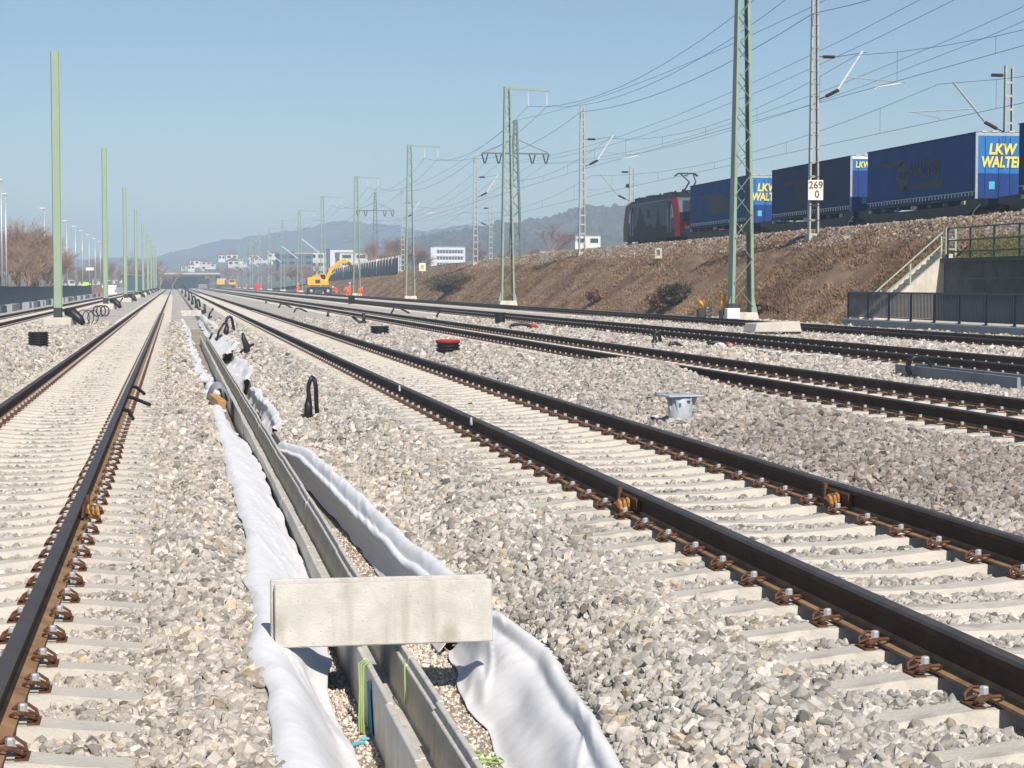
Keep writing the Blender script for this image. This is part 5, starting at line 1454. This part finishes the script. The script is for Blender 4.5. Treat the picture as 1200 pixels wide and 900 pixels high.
MB().prism([(5.4, 3.1), (5.9, 3.1), (6.0, 2.5), (5.6, 2.2), (5.2, 2.4), (5.3, 2.8)], -0.55, 0.15, 'y').build("bucket", M['steel_dark'], e, bevel=0.03)

def skin_body(name, bend, mats):
    """a figure grown from a skeleton with the skin modifier, then baked to one continuous mesh"""
    if bend == 0:
        J = dict(pel=(0, 0, 0.95), che=(0.0, -0.02, 1.28), nek=(0, -0.01, 1.50), hea=(0, 0.02, 1.62), top=(0, 0.01, 1.75), sl=(-0.20, 0, 1.44), el=(-0.27, 0.02, 1.15), wl=(-0.24, 0.2, 0.98), sr=(0.20, 0, 1.44), er=(0.28, -0.02, 1.15), wr=(0.27, 0.10, 0.90),
                 hl=(-0.10, 0, 0.90), kl=(-0.12, 0.03, 0.5), al=(-0.13, -0.02, 0.09), tl=(-0.13, 0.16, 0.04), hr=(0.10, 0, 0.90), kr=(0.13, 0.06, 0.5), ar=(0.14, 0.05, 0.09), tr=(0.15, 0.22, 0.04))
    else:
        J = dict(pel=(0, 0, 0.80), che=(0.0, 0.26, 1.02), nek=(0, 0.46, 1.13), hea=(0, 0.57, 1.17), top=(0, 0.69, 1.20), sl=(-0.20, 0.40, 1.06), el=(-0.26, 0.46, 0.76), wl=(-0.2, 0.58, 0.52), sr=(0.20, 0.40, 1.06), er=(0.27, 0.44, 0.76), wr=(0.22, 0.60, 0.50),
                 hl=(-0.10, 0, 0.76), kl=(-0.14, 0.16, 0.44), al=(-0.14, -0.05, 0.09), tl=(-0.14, 0.14, 0.04), hr=(0.10, 0, 0.76), kr=(0.15, 0.18, 0.44), ar=(0.16, 0.02, 0.09), tr=(0.17, 0.2, 0.04))
    R = dict(pel=.15, che=.17, nek=.065, hea=.10, top=.085, sl=.085, el=.06, wl=.045, sr=.085, er=.06, wr=.045, hl=.10, kl=.075, al=.06, tl=.045, hr=.10, kr=.075, ar=.06, tr=.045)
    ks = list(J); ix = {k: i for i, k in enumerate(ks)}
    E = [("pel", "che"), ("che", "nek"), ("nek", "hea"), ("hea", "top"), ("che", "sl"), ("sl", "el"), ("el", "wl"), ("che", "sr"), ("sr", "er"), ("er", "wr"), ("pel", "hl"), ("hl", "kl"), ("kl", "al"), ("al", "tl"), ("pel", "hr"), ("hr", "kr"), ("kr", "ar"), ("ar", "tr")]
    me = bpy.data.meshes.new(name); me.from_pydata([J[k] for k in ks], [(ix[a], ix[b]) for a, b in E], [])
    o = bpy.data.objects.new(name, me); COL.link(o)
    o.modifiers.new("skin", 'SKIN'); sv = me.skin_vertices[0].data
    for k in ks: sv[ix[k]].radius = (R[k], R[k] * (0.75 if k in ("pel", "che") else 1))
    sv[0].use_root = True
    o.modifiers.new("sub", 'SUBSURF').levels = 1
    dg = bpy.context.evaluated_depsgraph_get(); out = bpy.data.meshes.new_from_object(o.evaluated_get(dg))
    bpy.data.objects.remove(o)
    out.name = name
    out.materials.clear()
    for m_ in mats: out.materials.append(m_)
    hd, nk = Vector(J["hea"]), Vector(J["nek"])
    for pl_ in out.polygons:
        c = pl_.center; mi = 0
        if (c - nk).dot((hd - nk).normalized()) > 0.03 and (c - hd).length < 0.3: mi = 1
        elif c.z < 0.12: mi = 2
        elif min((c - Vector(J["wl"])).length, (c - Vector(J["wr"])).length) < 0.07: mi = 1
        pl_.material_index = mi; pl_.use_smooth = True
    return out, J
BODY = [skin_body("person", b_, [M['orange'], M['skin'], M['steel_dark']]) for b_ in (0, 1)]
HELM = MB().lathe([(0.16, 0.0), (0.13, 0.01), (0.125, 0.06), (0.09, 0.115), (0.02, 0.14)], 14).mesh("helmet", M['white'])
BAND = MB().lathe([(0.192, 0.0), (0.192, 0.05)], 14, close=False).mesh("reflective_band", M['lime'])
for px, X, kind, rz, lab in ((349, 21.0, 0, 0.4, "worker in orange standing left of the excavator"), (395, 22.4, 1, 2.0, "worker in orange bending just right of the excavator"), (403, 22.6, 1, -1.2, "worker in orange bending in the group at the mast foot, left one"),
                             (410, 22.3, 0, 1.5, "worker in orange standing in the group at the mast foot"), (408, 21.6, 1, 0.3, "worker in orange crouching in front of the group at the mast foot"), (421, 22.2, 1, -0.5, "worker in orange bending right of the mast foot"),
                             (277, 19.0, 0, 0.0, "far worker in orange, left one of two before the town"), (289, 20.5, 0, 1.0, "far worker in orange, right one of two before the town")):
    p = col_x(px, X, 0.0)
    me_, J = BODY[kind]
    e = empty("person", (p.x, p.y, bz(p.x, p.y) - 0.02), rz, lab, "worker", "track workers in orange")
    sc_ = 1.05
    o = obj("body", me_, e); h = obj("helmet", HELM, e, Vector(J["top"]) - Vector((0, 0.02, 0.06)), (0 if kind == 0 else math.radians(-70), 0, 0))
p = col_x(302, 19.5, 0.1)
e = empty("red_barrier", (p.x, p.y, 0.0), 0, "small red equipment cabinet on legs by the far mast", "cabinet")
MB().box((0, 0, 1.0), (1.4, 0.6, 1.2)).build("cabinet", M['loco_red'], e, bevel=0.04)
for s in (-1, 1): MB().box((s * 0.5, 0, 0.2), (0.12, 0.5, 0.45)).build("leg", M['steel_dark'], e)
p = col_x(265, 17.0, 0.1)
e = empty("track_machine", (p.x, p.y, 0.2), 0, "far yellow track machine with grey tank before the town", "rail vehicle")
MB().box((0, 0, 0.95), (6.5, 2.4, 0.4)).build("frame", M['steel_dark'], e)
MB().box((-1.8, 0, 1.9), (2.6, 2.3, 1.5)).build("engine_case", M['yellow'], e, bevel=0.1)
MB().box((1.9, 0, 2.0), (2.2, 2.2, 1.7)).build("cab", M['yellow'], e, bevel=0.1)
MB().box((1.9, -1.12, 2.35), (1.6, 0.05, 0.7)).build("cab_window", M['glass'], e)
MB().box((-1.5, 0, 2.9), (3.0, 2.0, 0.5)).build("tank", M['pale_concrete'], e, bevel=0.1)
for dx in (-2.2, 2.2):
    for s in (-1, 1): obj("wheel", WHEEL, e, (dx, s * 0.78, 0.46), (math.radians(90 * s), 0, 0))

# ------------------------------------------------------------------ bare trees
def bare_tree(seed, H, spread, depth, twig_r, upright=0.5):
    r = random.Random(seed); trunk, twigs = MB(), MB()
    def grow(p, d, ln, rad, lv):
        q = p + d * ln
        mid = p + d * ln * 0.5 + Vector((r.uniform(-1, 1), r.uniform(-1, 1), 0)) * ln * 0.07
        (trunk if lv < 2 else twigs).tube([p, mid, q], [rad, rad * 0.85, rad * 0.66], 5 if lv < 2 else 3, caps=False)
        if lv >= depth:
            for k in range(4):
                a = r.uniform(0, 2 * math.pi); q2 = q if k % 2 else mid
                twigs.tube([q2, q2 + (d * 0.6 + Vector((math.cos(a), math.sin(a), r.uniform(-.2, .6))) * 0.7) * ln * r.uniform(0.7, 1.3)], [rad * 0.6, rad * 0.4], 3, caps=False)
            return
        for k in range(r.choice((3, 4)) if lv > 0 else r.choice((4, 5))):
            a = r.uniform(0, 2 * math.pi); t = r.uniform(0.45, 1.0)
            nd = (d * (0.75 + 0.3 * r.random()) + Vector((math.cos(a), math.sin(a), r.uniform(-0.1, 0.5) * upright)) * spread * r.uniform(0.6, 1.2)).normalized()
            grow(p + d * ln * t, nd, ln * r.uniform(0.55, 0.8), rad * 0.55, lv + 1)
    for k in range(r.choice((1, 2, 3))):
        a = r.uniform(0, 6.28)
        grow(Vector((0.3 * k * math.cos(a), 0.3 * k * math.sin(a), -0.2)), Vector((r.uniform(-.2, .2), r.uniform(-.2, .2), 1)).normalized(), H * 0.36, H * 0.018, 0)
    # finest twigs widen so that the crown reads as a brown mist
    twigs2 = MB(); twigs2.v, twigs2.f, twigs2.m = twigs.v, twigs.f, twigs.m
    return trunk, twigs2
def nocalc(b, name, m):
    me_ = bpy.data.meshes.new(name); me_.from_pydata(b.v, [], b.f); me_.materials.append(m); me_.update(); return me_
TREES = []
for k in range(5):
    t_, w_ = bare_tree(100 + k, 8.0, 0.62, 5, 0.02)
    TREES.append((nocalc(t_, "trunk", M['bark']), nocalc(w_, "crown", M['bark']), nocalc(w_, "crown", M['bark_red'])))
def tree(px, zc, H, kind, label, group, red=False, z=-0.3):
    p = ground_at(px, zc, z)
    e = empty("bare_tree", p, rnd.uniform(0, 6), label, "tree", group)
    k = H / 8.0; e.scale = (k * rnd.uniform(0.95, 1.2), k * rnd.uniform(0.95, 1.2), k)
    t_, w_, wr = TREES[kind % 5]
    obj("trunk", t_, e); obj("crown", wr if red else w_, e)
    return e
for q, (px, zc, H, lab) in enumerate(((8, 236, 8.2, "leftmost bare brown tree behind the dark blue wall"), (24, 240, 11.5, "tallest bare brown tree of the clump behind the dark blue wall"), (34, 232, 9.4, "bare brown tree left of the nearest green pole, mid clump"), (45, 244, 10.4, "bare brown tree close left of the nearest green pole"), (56, 238, 9.2, "bare brown tree partly behind the nearest green pole"), (16, 228, 6.5, "low bare bush in front of the leftmost tree"), (63, 240, 7.6, "bare brown tree emerging right behind the nearest green pole"), (2, 246, 8.0, "bare brown tree cut by the picture's left edge"), (39, 252, 10.6, "bare brown tree at the back of the clump's middle"), (29, 226, 6.2, "low bare bush in front of the tallest tree"), (50, 228, 6.6, "low bare bush in front of the trees by the nearest pole"))):
    tree(px, zc, H, q, lab, "bare trees behind the blue wall")
for q, (px, zc, H, z, red, lab) in enumerate(((645, 420, 13, 4, True, "round reddish bare tree between second green mast and ladder mast"), (630, 430, 8, 3, True, "small reddish bare tree beside the round one"), (437, 420, 11, 1, True, "reddish bare bush left of the third green mast"), (452, 410, 12, 1, False, "bare tree above the noise barrier's right end"),
                                           (466, 425, 13, 1, True, "bare tree behind the noise barrier end post"), (405, 470, 8, 0, False, "bare tree above the excavator's bucket"), (393, 480, 7.5, 0, False, "bare tree behind the excavator arm"), (372, 500, 8, 0, False, "bare tree behind the excavator cab"), (358, 520, 9, 0, False, "bare tree left of the excavator"),
                                           (344, 540, 8, 0, False, "bare tree left of the standing worker"), (334, 560, 8, 0, False, "bare tree between two far masts"), (488, 430, 8, 3, False, "bare scrub left of the white office block"), (556, 460, 9, 4, True, "bare scrub right of the white office block"), (590, 470, 8, 4, True, "bare scrub behind the second green mast"))):
    tree(px, zc, H, q + 2, lab, "bare trees beyond the barrier", red, z)
for q in range(16):
    tree(78 + q * 8 + rnd.uniform(-3, 3), rnd.uniform(520, 700), rnd.uniform(7, 12), q, "bare tree in the far brown line beyond the left poles", "far line of bare trees")

for q in range(34):
    tree(182 + q * 5.2 + rnd.uniform(-3, 3), rnd.uniform(860, 1020), rnd.uniform(6, 11), q, "bare tree in the brown belt below the far town houses", "brown tree belt before the town", q % 3 == 0, float(np.interp(q, [0, 34], [0, 4])))

# evergreen bush and scrub on the slope
def leaf_bush(px, X, w, h, label, seed, m):
    p = col_x(px, X, float(interp(X, cols_g))); r = np.random.RandomState(seed); n = 2600
    d = r.normal(0, 1, (n, 3)); d /= np.linalg.norm(d, axis=1)[:, None]; rad = r.uniform(0.3, 1.0, n) * (0.45 + 0.95 * vnoise(d[:, 0] * 3.5 + 9, d[:, 2] * 3.5 + d[:, 1] * 2 + 9, seed))
    c = d * rad[:, None] * np.array([w / 2, w / 2, h / 2]) + np.array([0, 0, h * 0.45])
    a = r.normal(0, 1, (n, 3)) * 0.07; b_ = r.normal(0, 1, (n, 3)) * 0.07
    V = np.stack([c - a, c + a, c + b_], 1).reshape(-1, 3)
    e = empty("bush", p, 0, label, "bush", "bushes on the embankment slope")
    obj("crown", mesh_np("crown", V, np.arange(3 * n).reshape(-1, 3), m), e)
    b2 = MB()
    for k in range(5): b2.tube([(0, 0, -0.1), (math.cos(k) * w * 0.12, math.sin(k) * w * 0.12, h * 0.3), (math.cos(k) * w * 0.3, math.sin(k) * w * 0.3, h * 0.7)], [0.04, 0.03, 0.015], 5)
    b2.build("trunk", M['bark'], e)
leaf_bush(792, 25.0, 2.1, 1.2, "dark green bush at the slope foot left of the tall mast", 3, M['bush'])
leaf_bush(775, 24.9, 1.3, 0.8, "low dark scrub left of the dark green bush", 4, M['bark_red'])
leaf_bush(540, 26.0, 8.0, 1.3, "broad green scrub patch on the slope left of the second green mast", 5, M['bush'])
leaf_bush(525, 25.2, 4.0, 1.4, "smaller green scrub below the broad patch", 6, M['bush'])
leaf_bush(893, 24.8, 1.0, 0.5, "reddish dry scrub right of the tall mast foot", 7, M['bark_red'])
leaf_bush(700, 25.0, 1.4, 0.7, "dark low scrub at the slope foot left of the dark pipe", 8, M['bark_red'])

# ------------------------------------------------------------------ noise barrier on the embankment
e = empty("noise_barrier", (0, 0, 0), 0, "grey panelled noise barrier on the embankment behind the excavator", "barrier")
yk = col_x(468, 28.7, 3.0).y; k = 0
while yk < 372:
    zb = 3.3 * float(emb_h(yk)) - 0.4
    MB().box((28.7, yk, zb + 1.4), (0.3, 0.35, 2.9)).build("post", M['concrete'] if k % 7 else M['white'], e)
    MB().box((28.75, yk + 2.0, zb + 1.3), (0.14, 3.64, 2.5)).build("panel", M['panel_grey'], e)
    yk += 4.0; k += 1

# ------------------------------------------------------------------ left side: low wall, kerbs, lamp posts
LX = -12.0
e = empty("low_wall", (0, 0, 0), 0, "long dark slate blue wall at the left edge behind the first track", "wall")
y = col_x(-40, LX, 1.0).y; yend = col_x(106, LX, 1.0).y; k = 0
while y < yend:
    h = 1.25 - 0.10 * ((k // 7) % 3) * 0.4
    MB().box((LX, y + 2.0, 0.1 + h / 2), (0.3, 3.98, h)).build("wall_panel", M['blue_wall'], e)
    MB().box((LX + 0.02, y + 2.0, 0.1 + h + 0.03), (0.38, 3.99, 0.06)).build("coping", M['blue_wall'], e)
    y += 4.0; k += 1
y = col_x(-30, -10.2, 0.2).y; k = 0
while y < 300:
    o = MB().box((0, 0, 0.2), (0.5, 2.7 + 0.2 * (k % 2), 0.55), taper=0.92).build("kerb_block", M['slab'] if k % 3 else M['blue_wall'], bevel=0.02)
    o.location = (-10.3 + rnd.uniform(-.15, .15), y, -0.2); o.rotation_euler = (0, 0, rnd.uniform(-.04, .04))
    tag(o, "grey concrete block in the loose row before the blue wall", "concrete block", "concrete blocks before the blue wall")
    y += 3.6 if k % 3 else 8.0; k += 1
lamps = [(3, 193, 11.8), (8, 219, 11.6), (53, 268, 11.9), (79, 318, 11.8), (89, 348, 11.8), (97, 378, 11.8), (105, 408, 11.8), (112, 440, 11.8), (118, 470, 11.8), (124, 505, 11.8)]
names = ["tall lamp post at the picture's left edge, outer one", "tall lamp post at the picture's left edge, inner one", "lamp post rising above the bare trees left of the nearest pole", "lamp post first right of the nearest green pole", "lamp post second right of the nearest green pole", "lamp post third right of the nearest green pole", "lamp post with a white panel right of the nearest green pole", "lamp post just left of the second green pole", "lamp post touching the second green pole", "lamp post just right of the second green pole"]
for (px, zc, top), lab in zip(lamps, names):
    p = ground_at(px, zc, -0.5)
    e = empty("lamp_post", p, 0, lab, "lamp post", "lamp posts on the left")
    MB().tube([(0, 0, 0), (0, 0, top + 0.5)], [0.14, 0.09], 8).build("post", M['galv'], e, True)
    MB().box((-0.25, 0, top + 0.45), (0.8, 0.4, 0.16)).build("lamp_head", M['white'], e, bevel=0.05)
    if "white panel" in lab: MB().box((0.1, -0.2, 5.2), (1.6, 0.1, 0.6)).build("panel", M['white'], e)
p = ground_at(2, 150, 6.2)
# hi-vis tarp on a stand, pink and white stacks, dark shed
p = ground_at(101, 300, 0)
e = empty("site_tarp", (p.x, p.y, -0.3), 0, "lime yellow tarpaulin over a stack at the blue wall's end", "tarpaulin")
MB().box((0, 0, 1.0), (1.15, 0.8, 0.9)).build("stack", M['blue_wall'], e)
MB().prism([(-0.62, 1.45), (-0.5, 2.1), (0.35, 2.15), (0.62, 1.5)], -0.45, 0.45, 'y').build("cover", M['lime'], e, bevel=0.06)
for px, zc, w, h, m, lab in ((114, 310, 2.4, 1.1, M['roof_red'], "low stack of reddish blocks right of the lime tarpaulin"), (128, 330, 2.5, 1.6, M['house_white'], "stack of pale pallets beside the second green pole"), (139, 345, 3.0, 1.2, M['slab'], "stack of grey pallets right of the second green pole")):
    p = ground_at(px, zc, 0); e = empty("material_stack", (p.x, p.y, -0.4), 0, lab, "stack", "material stacks on the left")
    for r_ in range(4):
        MB().box((rnd.uniform(-.1, .1), 0, 0.2 + (r_ + 0.5) * h / 4), (w * rnd.uniform(0.75, 1.0), 1.2, h / 4 * 0.9)).build("layer", m, e)
p = ground_at(157, 520, 0)
e = empty("shed", (p.x, p.y, -0.5), 0, "dark blue shed behind the third and fourth green poles", "building")
MB().box((0, 0, 2.3), (5.5, 6, 4.6)).build("wall", M['blue_wall'], e); MB().prism([(-3.0, 4.6), (3.0, 4.0), (3.0, 4.25), (-3.0, 4.85)], -3.2, 3.2, 'y').build("roof", M['roof_grey'], e)

# ------------------------------------------------------------------ overpass at the far end
pO = ground_at(215, 760, 0)
e = empty("overpass", (pO.x, pO.y, 0), math.radians(-2), "grey road overpass closing the view down the tracks", "bridge")
MB().box((-1, 0, 5.2), (30, 9, 1.0)).build("deck", M['wall_dark'], e)
MB().box((-1, -4.6, 5.6), (30, 0.3, 0.6)).build("parapet", M['pale_concrete'], e)
for x in (-14, 13): MB().box((x, 0, 2.2), (1.6, 7, 5.4)).build("pier", M['wall_dark'], e)
MB().box((-3, 6, 1.8), (22, 1.0, 5.6)).build("abutment", M['wall_dark'], e)
p = ground_at(238, 640, 0)
e = empty("relay_hut", (p.x, p.y, 0), 0, "black framed hut before the overpass", "building")
for x in (-1.8, 1.8): MB().box((x, 0, 1.5), (0.5, 2.0, 3.4)).build("post", M['steel_dark'], e)
MB().box((0, 0, 3.1), (4.1, 2.0, 0.5)).build("roof", M['steel_dark'], e); MB().box((0, 0.6, 1.5), (3.0, 0.3, 3.0)).build("back_wall", M['roof_grey'], e)

# ------------------------------------------------------------------ hills
def hill(name, prof, zc, foot, depth, m, rough, step=3, x0=-160, x1=1360, seed=1):
    px = np.arange(x0, x1, step); top = interp(px, prof)
    H = (333 - top) / FPX * zc + CAM.z
    H = H + (vnoise(px * 0.35, px * 0 + 1, seed) - 0.5) * rough + (vnoise(px * 0.09, px * 0 + 3, seed + 2) - 0.5) * rough * 1.5
    rows = []
    for (dz, kk) in ((-foot, None), (-foot * 0.66, 0.22), (-foot * 0.33, 0.62), (-foot * 0.12, 0.90), (0, 1.0), (depth * 0.5, 0.7), (depth, None)):
        row = []
        for a, h in zip(px, H):
            z = -1.0 if kk is None else h * kk
            q = ground_at(float(a), zc + dz, z); row.append((q.x, q.y, z))
        rows.append(row)
    P = np.array(rows)
    jit = (vnoise(P[:, :, 0] * 0.02, P[:, :, 1] * 0.02, seed + 5) - 0.5) * rough * 2
    jit[0] = 0; jit[-1] = 0; jit[4] *= 0.2
    P[:, :, 2] += jit
    tag(obj(name, grid_mesh(name, P, m)), kind="structure")
    return px, H
M['forest'] = mat('bare_forest', (0.050, 0.045, 0.036), 1.0, 0, 0.012, col2=(0.10, 0.080, 0.055), detail=8)
M['meadow'] = mat('hill_meadow', (0.085, 0.075, 0.045), 1.0, 0, 0.008, col2=(0.15, 0.115, 0.075), detail=8, stain=((0.055, 0.05, 0.036), 0.015, 0.52))
hill("mountains", [(-160, 306), (60, 304), (128, 302), (170, 302), (187, 301), (232, 287), (257, 283), (300, 276), (340, 270), (362, 265), (400, 259), (415, 259), (440, 262), (465, 263), (485, 268), (501, 271), (528, 265), (585, 266), (660, 270), (800, 272), (1360, 275)], 2650, 750, 300, M['forest'], 2.2, seed=4)
pxh, Hh = hill("hills", [(-160, 322), (180, 322), (300, 312), (420, 300), (480, 291), (538, 280), (571, 275), (612, 269), (631, 267), (653, 264), (675, 255), (697, 252), (736, 251), (800, 249), (900, 255), (1100, 268), (1360, 285)], 1500, 700, 500, M['meadow'], 2.0, seed=8)
# woods on the nearer hill
n = 5200
px = nrs.uniform(470, 860, n); t = nrs.beta(3.5, 1.3, n)
keepm = (vnoise(px * 0.03, t * 4, 91) > 0.34) | (t > 0.86)
px, t = px[keepm], t[keepm]; n = len(px)
Hc = np.interp(px, pxh, Hh)
pts = np.array([ground_at(float(a), 1500 - 700 * (1 - tt), 0) for a, tt in zip(px, t)])
pts[:, 2] = Hc * np.interp(t, [0, 0.34, 0.67, 0.88, 1.0], [-0.02, 0.22, 0.62, 0.90, 1.0]) + 1.5
lum = nrs.uniform(0.035, 0.085, n)
scatter("woods", pts, nrs.uniform(-3, 3, (n, 3)), nrs.uniform(3.0, 7.5, n)[:, None] * np.array([1, 1, 1.35]), np.stack([lum * 1.15, lum * 0.95, lum * 0.72], -1), M['stone'], nvar=6, rough=0.45, label="grey-brown bare woods covering the hill behind the embankment", cat="woods")

# ------------------------------------------------------------------ buildings
def windows(e, w, d, h, floors, cols, m=None, x0=None):
    for f in range(floors):
        for c in range(cols):
            ww = w / cols * 0.62
            x = -w / 2 + w / cols * (c + 0.5); z = h * (f + 0.55) / floors
            MB().box((x, -d / 2 - 0.02, z), (ww, 0.08, h / floors * 0.42)).build("window", m or M['glass'], e)
p = ground_at(522, 900, 0)
e = empty("office_block", (p.x, p.y, 8.5), math.radians(6), "white flat-roofed office block with three rows of windows", "building")
MB().box((0, 0, 4.0), (16.2, 10, 11.5)).build("wall", M['house_white'], e)
MB().box((0.5, 0, 10.0), (14, 8, 0.6)).build("roof", M['roof_grey'], e)
for f in range(3):
    for c in range(9):
        MB().box((-4.6 + c * 1.38, -5.02, 2.0 + f * 2.9), (1.1, 0.10, 1.35)).build("window", M['glass'], e)
    MB().box((1.2, -5.06, 3.15 + f * 2.9), (13.0, 0.2, 0.7)).build("sun_blind", M['house_white'], e)
def block(px, zc, w, d, h, z, wall, label, floors=2, cols=4, roof=None, name="apartment_block"):
    p = ground_at(px, zc, 0)
    e = empty(name, (p.x, p.y, z), math.radians(5), label, "building", "buildings of the far town")
    MB().box((0, 0, h / 2 - 0.5), (w, d, h + 1)).build("wall", wall, e)
    if roof == 'gable':
        MB().prism([(-w / 2 - 0.4, h), (0, h + w * 0.26), (w / 2 + 0.4, h)], -d / 2 - 0.4, d / 2 + 0.4, 'y').build("roof", M['roof_red'], e)
    else:
        MB().box((0, 0, h + 0.15), (w + 0.3, d + 0.3, 0.3)).build("roof", M['roof_grey'], e)
    windows(e, w, d, h, floors, cols)
    return e
block(412, 760, 11, 10, 9.0, 4.5, M['house_wall'], "beige block with rounded top behind the fourth green mast", 3, 2)
block(399, 800, 10, 10, 10.5, 5.0, M['house_white'], "white stepped block left of the beige one", 2, 1)
block(436, 780, 13, 10, 6.5, 4.0, M['house_wall'], "low beige block right of the fourth green mast", 2, 3)
block(345, 820, 14, 10, 10, 4.0, M['panel_grey'], "glassy grey block with beige top behind the excavator's left", 4, 4)
block(365, 840, 16, 10, 10.5, 4.5, M['house_wall'], "long beige block above the excavator cab", 3, 5)
block(684, 560, 7.5, 8, 6.0, 9.2, M['house_white'], "white house right of the second ladder mast foot", 2, 2)
block(672, 570, 4, 6, 3.4, 9.6, M['house_white'], "low white annexe left of the white house", 1, 2)
block(654, 600, 14, 8, 2.6, 9.0, M['house_wall'], "low flat building left of the white annexe", 1, 5)
for q in range(30):
    px = 214 + q * 4.6 + rnd.uniform(-5, 5); zc = rnd.uniform(1050, 1280)
    ybase = np.interp(px, [200, 260, 340], [318, 308, 303]) + rnd.uniform(-3, 6)
    z = CAM.z + (333 - ybase) / FPX * zc
    block(px, zc, rnd.uniform(3.5, 6.5), 6, rnd.uniform(1.8, 3.2), max(0.5, z), rnd.choice((M['house_wall'], M['house_white'], M['house_white'])), "one of the small pale houses with red roof in the far town", 1, 2, 'gable', "town_house")
for q in range(8):
    px = 78 + q * 13 + rnd.uniform(-3, 3)
    block(px, 900 + q * 15, rnd.uniform(4, 8), 8, rnd.uniform(2, 3), 1.0, rnd.choice((M['house_wall'], M['house_white'])), "one of the small pale houses beyond the left poles", 1, 2, 'gable', "town_house")

# ------------------------------------------------------------------ air
hz = MB().box((500, 1475, 47.2), (9600, 4150, 98.0)).build("haze", M['white'])
hz["kind"] = "stuff"
m = bpy.data.materials.new("haze_air"); m.use_nodes = True
nt = m.node_tree; nt.nodes.remove(nt.nodes["Principled BSDF"])
pv = nt.nodes.new("ShaderNodeVolumePrincipled")
pv.inputs["Color"].default_value = (0.64, 0.83, 1.0, 1); pv.inputs["Density"].default_value = 0.00058; pv.inputs["Anisotropy"].default_value = 0.0
nt.links.new(pv.outputs[0], nt.nodes["Material Output"].inputs["Volume"])
hz.data.materials.clear(); hz.data.materials.append(m)
